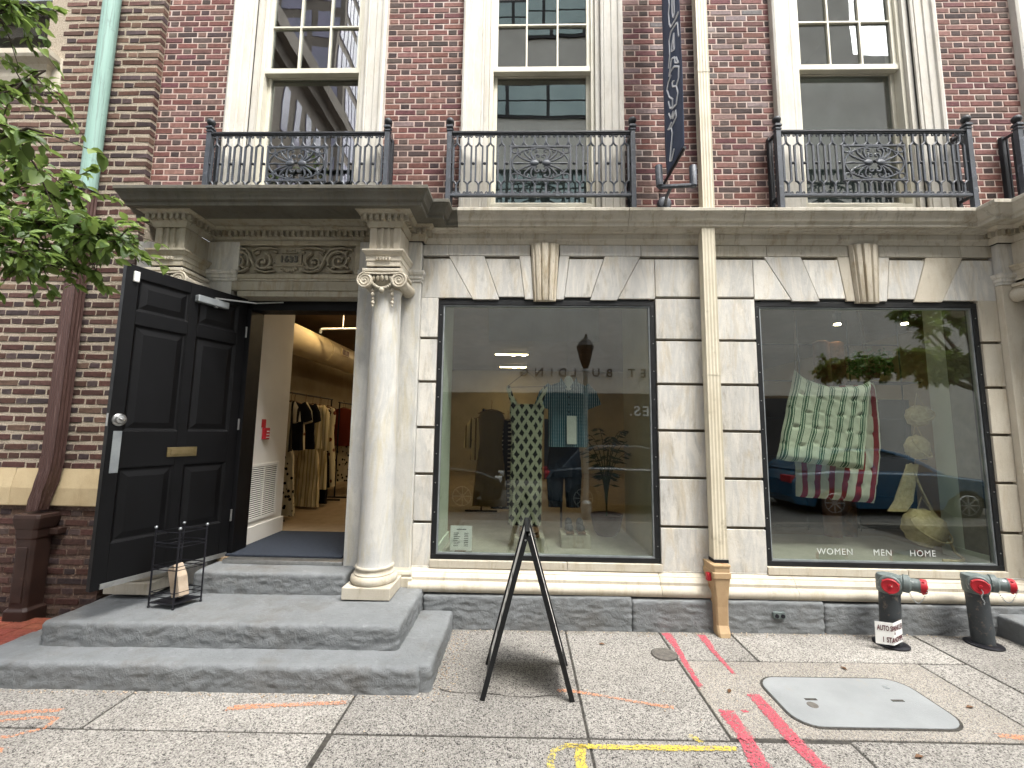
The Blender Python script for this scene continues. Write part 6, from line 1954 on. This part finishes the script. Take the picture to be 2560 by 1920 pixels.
def tree(name, label, base, trunk_h, limbs, n_leaf, leaf_L, singles, seed):
    q_ = random.Random(seed)
    t = thing(name, label, 'tree', base)
    tr_ = MB()
    b = Vector(base)
    top = b+Vector((0,0,trunk_h))
    tr_.tube([b-Vector((0,0,.3)), b+Vector((.02,0,trunk_h*.3)), b+Vector((-.03,.02,trunk_h*.7)), top], [.13,.105,.09,.075], 12)
    trunk = tr_.build('trunk', M['bark'], t, smooth=60)
    leaves = []
    for lb in limbs:
        pts, dens = lb
        P = [top]+[Vector(p) for p in pts]
        # smooth resample
        S = []
        for i in range(len(P)-1):
            for k_ in range(6):
                s_ = k_/6; S.append(P[i].lerp(P[i+1], s_)+Vector((q_.uniform(-.02,.02),q_.uniform(-.02,.02),q_.uniform(-.02,.02))))
        S.append(P[-1])
        n = len(S)
        MB().tube(S, [.03*(1-i/n)**1.2+.003 for i in range(n)], 6).build('limb', M['bark'], t, smooth=60)
        tw = MB()
        i0 = int(n*.35)
        cnt = int(dens)
        for c_ in range(cnt):
            s_ = S[q_.randrange(i0, n)]
            d = Vector((q_.uniform(-1,1),q_.uniform(-.8,.8),q_.uniform(-.75,.55)))
            d.normalize(); L = q_.uniform(.12,.34)
            e = s_+d*L+Vector((0,0,-.12*L))
            md = (s_+e)/2+Vector((0,0,.03))
            tw.tube([s_,md,e], [.004,.003,.0015], 4)
            for k_ in range(q_.randint(9,14)):
                u = q_.uniform(.15,1.0)
                p = s_.lerp(e,u)+Vector((0,0,.03*math.sin(math.pi*u)))
                ld = (d*.6+Vector((q_.uniform(-1,1),q_.uniform(-1,1),q_.uniform(-.9,.25)))).normalized()
                leaves.append((p, ld, q_.uniform(-.9,.9), leaf_L*q_.uniform(.5,1.3)))
        tw.build('twigs', M['bark'], t, kind='stuff')
    variants = []
    for i in range(9):
        variants.append(leaf_geo(1.0, .52+.05*(i % 3), .10+.06*(i % 4), .12+.10*(i % 3)))
    leaves.sort(key=lambda l: (l[0]-CAM_POS).length)
    # the leaves nearest in view are built one by one, the rest of the crown is one mass
    def seen(p):
        d = p-CAM_POS
        f = d.dot(_fw)
        return f > .3 and abs(d.dot(_rt)/f) < 1.25 and abs(d.dot(_dn)/f) < .95
    near = [l for l in leaves if seen(l[0])][:singles]
    ids = set(id(l) for l in near)
    meshes = []
    for vs_, fs_ in variants:
        me = bpy.data.meshes.new('leaf'); me.from_pydata(vs_, [], fs_); me.materials.append(M['leaf'])
        me.polygons.foreach_set('use_smooth', [True]*len(me.polygons)); meshes.append(me)
    for i, (p, d, ro, L) in enumerate(near):
        o = bpy.data.objects.new('leaf', meshes[i % 9]); COL.objects.link(o); attach(o, t)
        o.matrix_basis = Matrix.Translation(p) @ rotm(d, ro).to_4x4() @ Matrix.Scale(L, 4)
    mass = MB()
    for i, l in enumerate(leaves):
        if id(l) in ids: continue
        p, d, ro, L = l
        m = rotm(d, ro); vs_, fs_ = variants[i % 9]
        g_ = q_.random()
        mass.add([p+m @ (Vector(v)*L) for v in vs_], fs_, (g_,g_,g_))
    if mass.v:
        c_ = mass.build('crown', M['leaf'], t, fix=False, smooth=180)
        c_['kind'] = 'stuff'
    return t
tree('street_tree', 'leafy street tree reaching into the picture from the left', (-4.6,-2.3,gz(-4.6)), 2.4, [
    ([(-3.8,-1.75,3.1),(-3.25,-1.5,3.5),(-3.0,-1.4,3.8)], 30),
    ([(-3.9,-1.8,3.6),(-3.3,-1.6,4.0),(-3.1,-1.5,4.15)], 34),
    ([(-3.6,-1.75,2.75),(-3.1,-1.55,2.95),(-2.72,-1.38,2.98)], 70),
    ([(-3.5,-1.8,2.55),(-3.0,-1.65,2.72),(-2.58,-1.5,2.72),(-2.4,-1.42,2.68)], 105),
    ([(-3.5,-1.7,2.5),(-3.1,-1.55,2.6),(-2.75,-1.45,2.52)], 80),
    ([(-3.6,-1.9,2.45),(-3.0,-1.8,2.55),(-2.6,-1.72,2.48)], 70),
    ([(-3.0,-2.35,2.5),(-2.2,-2.3,2.78),(-1.86,-2.28,2.72)], 16),
    ([(-3.6,-1.7,3.0),(-3.15,-1.5,3.18),(-2.95,-1.42,3.2)], 32),
    ([(-4.2,-2.4,3.8),(-3.9,-2.6,5.0),(-3.6,-2.8,6.2)], 80),
    ([(-4.8,-2.6,3.8),(-5.0,-2.9,5.2),(-4.6,-3.0,6.0)], 70),
    ([(-5.1,-2.1,3.2),(-5.6,-2.0,4.2),(-5.8,-2.0,5.0)], 50)], 0, .064, 290, 4)
tree('reflected_tree', 'street tree behind the viewer mirrored in the right window', (8.3,-4.0,gz(6)), 2.3, [
    ([(8.3+math.cos(a)*.7,-4.3+math.sin(a)*.6,3.1+.2*k),(8.2+math.cos(a)*1.5,-4.4+math.sin(a)*1.3,3.3+.5*k),(8.2+math.cos(a)*2.2,-4.5+math.sin(a)*1.8,3.2+.7*k)], 150) for k, a in enumerate((.3,1.2,2.2,3.0,3.9,4.8,5.6))]+[
    ([(8.3+math.cos(a)*.6,-4.2+math.sin(a)*.5,2.9),(8.1+math.cos(a)*1.4,-4.4+math.sin(a)*1.1,3.0),(8.0+math.cos(a)*2.2,-4.4+math.sin(a)*1.6,2.95)], 140) for a in (2.4,3.2,4.0,0.8,5.2)], 0, .11, 0, 9)

# ------------------------------------------------------------------ the street behind the viewer, seen in the glass
M['conc'] = surf('grey_concrete_cladding', '#cbc7c0', '#bdb9b2', 1.2, 0.85, 0.1, 20)
M['dark_band'] = surf('dark_shopfront', '#2c2a2b', '#383536', 2, 0.6, 0.05)
M['far_glass'] = surf('bluish_office_glass', '#a9bcbb', '#97abab', 0.6, 0.15, 0.0, spec=0.8)
M['lilac_glass'] = surf('lilac_office_glass', '#9a93ad', '#8b8a9c', 0.6, 0.15, 0.0, spec=0.8)
M['brown_stone'] = surf('brown_tower_stone', '#857b73', '#776e67', 0.8, 0.85, 0.05)
ob_ = thing('office_building', 'grey concrete office building across the street, mirrored in the windows', 'building', (3,-12,0))
MB().box(-5.0,11.7,-22,-10.65,-.2,20).build('wall', M['conc'], ob_)
MB().box(-5.0,11.7,-10.65,-10.55,-.2,2.9).build('shopfront', M['dark_band'], ob_)
for r_ in range(4):
    z0 = 6.3+3.45*r_
    MB().box(-3.8,9.0,-10.65,-10.58,z0-.1,z0+1.35).build('window_band', M['dark_band'], ob_)
    for i in range(8):
        x = -3.7+1.54*i
        for j in range(2):
            MB().box(x,x+1.42,-10.60,-10.56,z0+.0+.62*j,z0+.55+.66*j).build('window_pane', M['far_glass'], ob_)
for i in range(3):
    x = -3.6+3.9*i
    MB().box(x,x+2.9,-10.56,-10.52,.4,2.5).build('shop_pane', M['dark_band'], ob_)
t = text_mb('LET BUILDING', .40, .02, .004, 1.95)
t.map(lambda x, y, z_: (4.55-x, -10.52-y, z_+3.45)).build('building_letters', M['dark_ink'], ob_)
t = text_mb('CES.', .45, .02, .004, 1.2)
t.map(lambda x, y, z_: (2.95+1.6-x, -10.50-y, z_+2.15)).build('shop_letters', M['white_ink'], ob_)
ol = thing('old_brown_building', 'old brown stone building with a heavy cornice down the street, mirrored in the glass', 'building', (-14,-14,0))
MB().box(-30,-9.95,-16.1,-11.1,-.2,16.6).build('wall', M['brown_stone'], ol)
MB().box(-31,-9.35,-16.7,-10.5,17.2,17.9).build('cornice', M['brown_stone'], ol); MB().box(-30.4,-9.65,-16.4,-10.8,16.602,17.199).build('frieze', M['brown_stone'], ol)
for r_ in range(4):
    for i in range(5):
        MB().box(-9.97,-9.91,-11.9-.85*i-.42,-11.9-.85*i,3.2+3.5*r_,5.2+3.5*r_).build('window_pane', M['lilac_glass'], ol)
    for i in range(5):
        MB().box(-11-2.8*i-1.3,-11-2.8*i,-11.12,-11.06,2.5+3.3*r_,4.6+3.3*r_).build('window_pane', M['lilac_glass'], ol)
tw_ = thing('office_tower', 'tall tower with lilac glass bands behind the old building, mirrored in the glass', 'tower', (-17,-30,0))
MB().box(-26,-14.6,-31,-27,-.2,58).build('wall', M['brown_stone'], tw_)
for r_ in range(18):
    z0 = 2+3.1*r_
    for i in range(5):
        MB().box(-14.62,-14.52,-27.4-.7*i-.55,-27.4-.7*i,z0,z0+2.2).build('window_pane', M['lilac_glass'], tw_)
    for i in range(4):
        MB().box(-15.0-2.6*i-2.1,-15.0-2.6*i,-27.02,-26.94,z0,z0+2.2).build('window_pane', M['lilac_glass'], tw_)
lo = thing('low_grey_building', 'lower grey building at the far right across the street, mirrored in the glass', 'building', (18,-12,0))
MB().box(11.75,34,-22,-10.9,-.2,15.7).build('wall', M['conc'], lo)
for r_ in range(3):
    for i in range(5): MB().box(14.4+3*i,16.2+3*i,-11.02,-10.94,2+3.1*r_,4+3.1*r_).build('window_pane', M['far_glass'], lo)
struct(MB().box(-60,60,-10.7,-9.0,-.3,.0).build('far_pavement', M['pad']), 'pavement across the street')

M['tyre'] = surf('tyre_rubber', '#161616', '#1e1e1e', 8, 0.85, 0.2)
def car(label, xr, y, paint):
    """parked car, rear at xr, nose towards +x; near flank at y + .9"""
    L = 4.4
    t = thing('parked_car', label, 'car', (xr+L/2, y, -.13), 'cars parked behind the viewer')
    pm = NT('car_paint'); pm.fin(paint, .25, .2, .6); pm.b.inputs['Coat Weight'].default_value = .6
    low = [(0,.42),(.02,.75),(.15,.92),(.9,.98),(3.1,.95),(3.9,.86),(4.3,.72),(4.4,.5),(4.36,.28),(3.98,.24),(3.9,.45),(3.65,.62),(3.4,.62),(3.15,.45),(3.06,.22),(1.28,.22),(1.2,.45),(.95,.62),(.7,.62),(.45,.45),(.37,.24),(.06,.28)]
    body = MB()
    vs_ = []; n = len(low)
    for (hw, ins) in ((-.9,.02),(-.86,0),(.86,0),(.9,.02)):
        pass
    secs = [(-.90,.985),(-.84,1.0),(.84,1.0),(.90,.985)]
    for yy, sc_ in secs:
        for x, z_ in low: vs_.append((xr+2.2+(x-2.2)*sc_, y+yy, -.13+z_*(1 if sc_ == 1 else .97)))
    fs_ = [(s_*n+i, s_*n+(i+1) % n, (s_+1)*n+(i+1) % n, (s_+1)*n+i) for s_ in range(3) for i in range(n)]
    fs_ += [tuple(range(n)), tuple(3*n+i for i in range(n-1,-1,-1))]
    body.add(vs_, fs_).build('body', pm.m, t, bevel=.02)
    cab = [(.35,.95),(.75,1.36),(1.2,1.46),(2.1,1.46),(2.6,1.34),(3.25,.94)]
    def cabin(sc_, hw0, hw1, off):
        vs_ = []
        for s_ in (-1,1):
            for x, z_ in cab:
                k_ = (z_-.94)/.52
                vs_.append((xr+x, y+s_*(hw0+(hw1-hw0)*k_)+off*s_, -.13+z_*sc_))
        m = len(cab)
        return MB().add(vs_, [(i,(i+1) % m,m+(i+1) % m,m+i) for i in range(m)]+[tuple(range(m-1,-1,-1)), tuple(m+i for i in range(m))])
    cabin(1.0,.84,.62,0).build('roof', pm.m, t, bevel=.03)
    for s_ in (-1,1):
        for pl in ([(.72,1.0),(.95,1.33),(1.35,1.4),(1.75,1.4),(1.75,.99)], [(1.83,.99),(1.83,1.4),(2.1,1.4),(2.5,1.29),(3.0,.98)]):
            MB().add([(xr+x, y+s_*(.845+(.625-.845)*(z_-.94)/.52), -.13+z_) for x, z_ in pl]+[(xr+x, y+s_*(.83+(.61-.83)*(z_-.94)/.52), -.13+z_) for x, z_ in pl],
                     [tuple(range(len(pl))), tuple(range(2*len(pl)-1,len(pl)-1,-1))]+[(i,(i+1) % len(pl),len(pl)+(i+1) % len(pl),len(pl)+i) for i in range(len(pl))]).build('side_window', M['dark_ink'] if False else M['car_glass_solid'], t)
        for wx in (.82, 3.52):
            wh = MB().lathe([(.20,-.10),(.31,-.10),(.325,-.07),(.325,.07),(.31,.10),(.20,.10)], (xr+wx,y+s_*.80,-.13+.325), 28, 'y').build('wheel', M['tyre'], t, smooth=40)
            rm = MB().lathe([(.205,.03),(.21,.10),(.19,.105),(.18,.07)], (xr+wx,y+s_*.80 if s_ > 0 else y+s_*.80,-.13+.325), 28, 'y')
            if s_ < 0: rm.map(lambda a, b, c_: (a, 2*(y+s_*.80)-b, c_))
            for k_ in range(8):
                a = 2*math.pi*k_/8
                rm.tube([(xr+wx,y+s_*.89,-.13+.325),(xr+wx+.19*math.cos(a),y+s_*.89,-.13+.325+.19*math.sin(a))], .018, 5)
            rm.build('rim', M['silver'], wh)
        MB().box(xr-.005,xr+.12,y+s_*.62-.2,y+s_*.62+.22,.58,.74).build('tail_light', M['red'], t, bevel=.02)
        MB().box(xr+4.1,xr+4.36,y+s_*.65-.18,y+s_*.65+.18,.5,.62).build('headlight', M['white_plastic'], t, bevel=.02)
    return t
M['car_glass_solid'] = surf('dark_car_glass', '#0d1012', '#12161a', 2, 0.06, 0.0, spec=0.8)
car('dark parked car mirrored at the left of the dress window', -4.8, -6.4, '#16181d')
car('navy parked car mirrored behind the striped shirt', .5, -6.4, '#1a2838')
car('blue parked car mirrored below the striped cushions', 5.75, -6.4, '#174f70')
slm = thing('street_lamp', 'black lantern street lamp mirrored in the dress window', 'street lamp', (1.25,-4.6,-.02))
MB().lathe([(.10,-.05),(.10,.25),(.05,.3),(.045,2.75),(.07,2.8),(.04,2.85)], (1.25,-4.6,0), 16).build('post', M['steel_dull'], slm, smooth=40)
MB().lathe([(.05,2.85),(.10,3.0),(.16,3.25),(.17,3.3),(.10,3.42),(.04,3.46),(.02,3.55)], (1.25,-4.6,0), 8).build('lantern', M['wire'], slm)
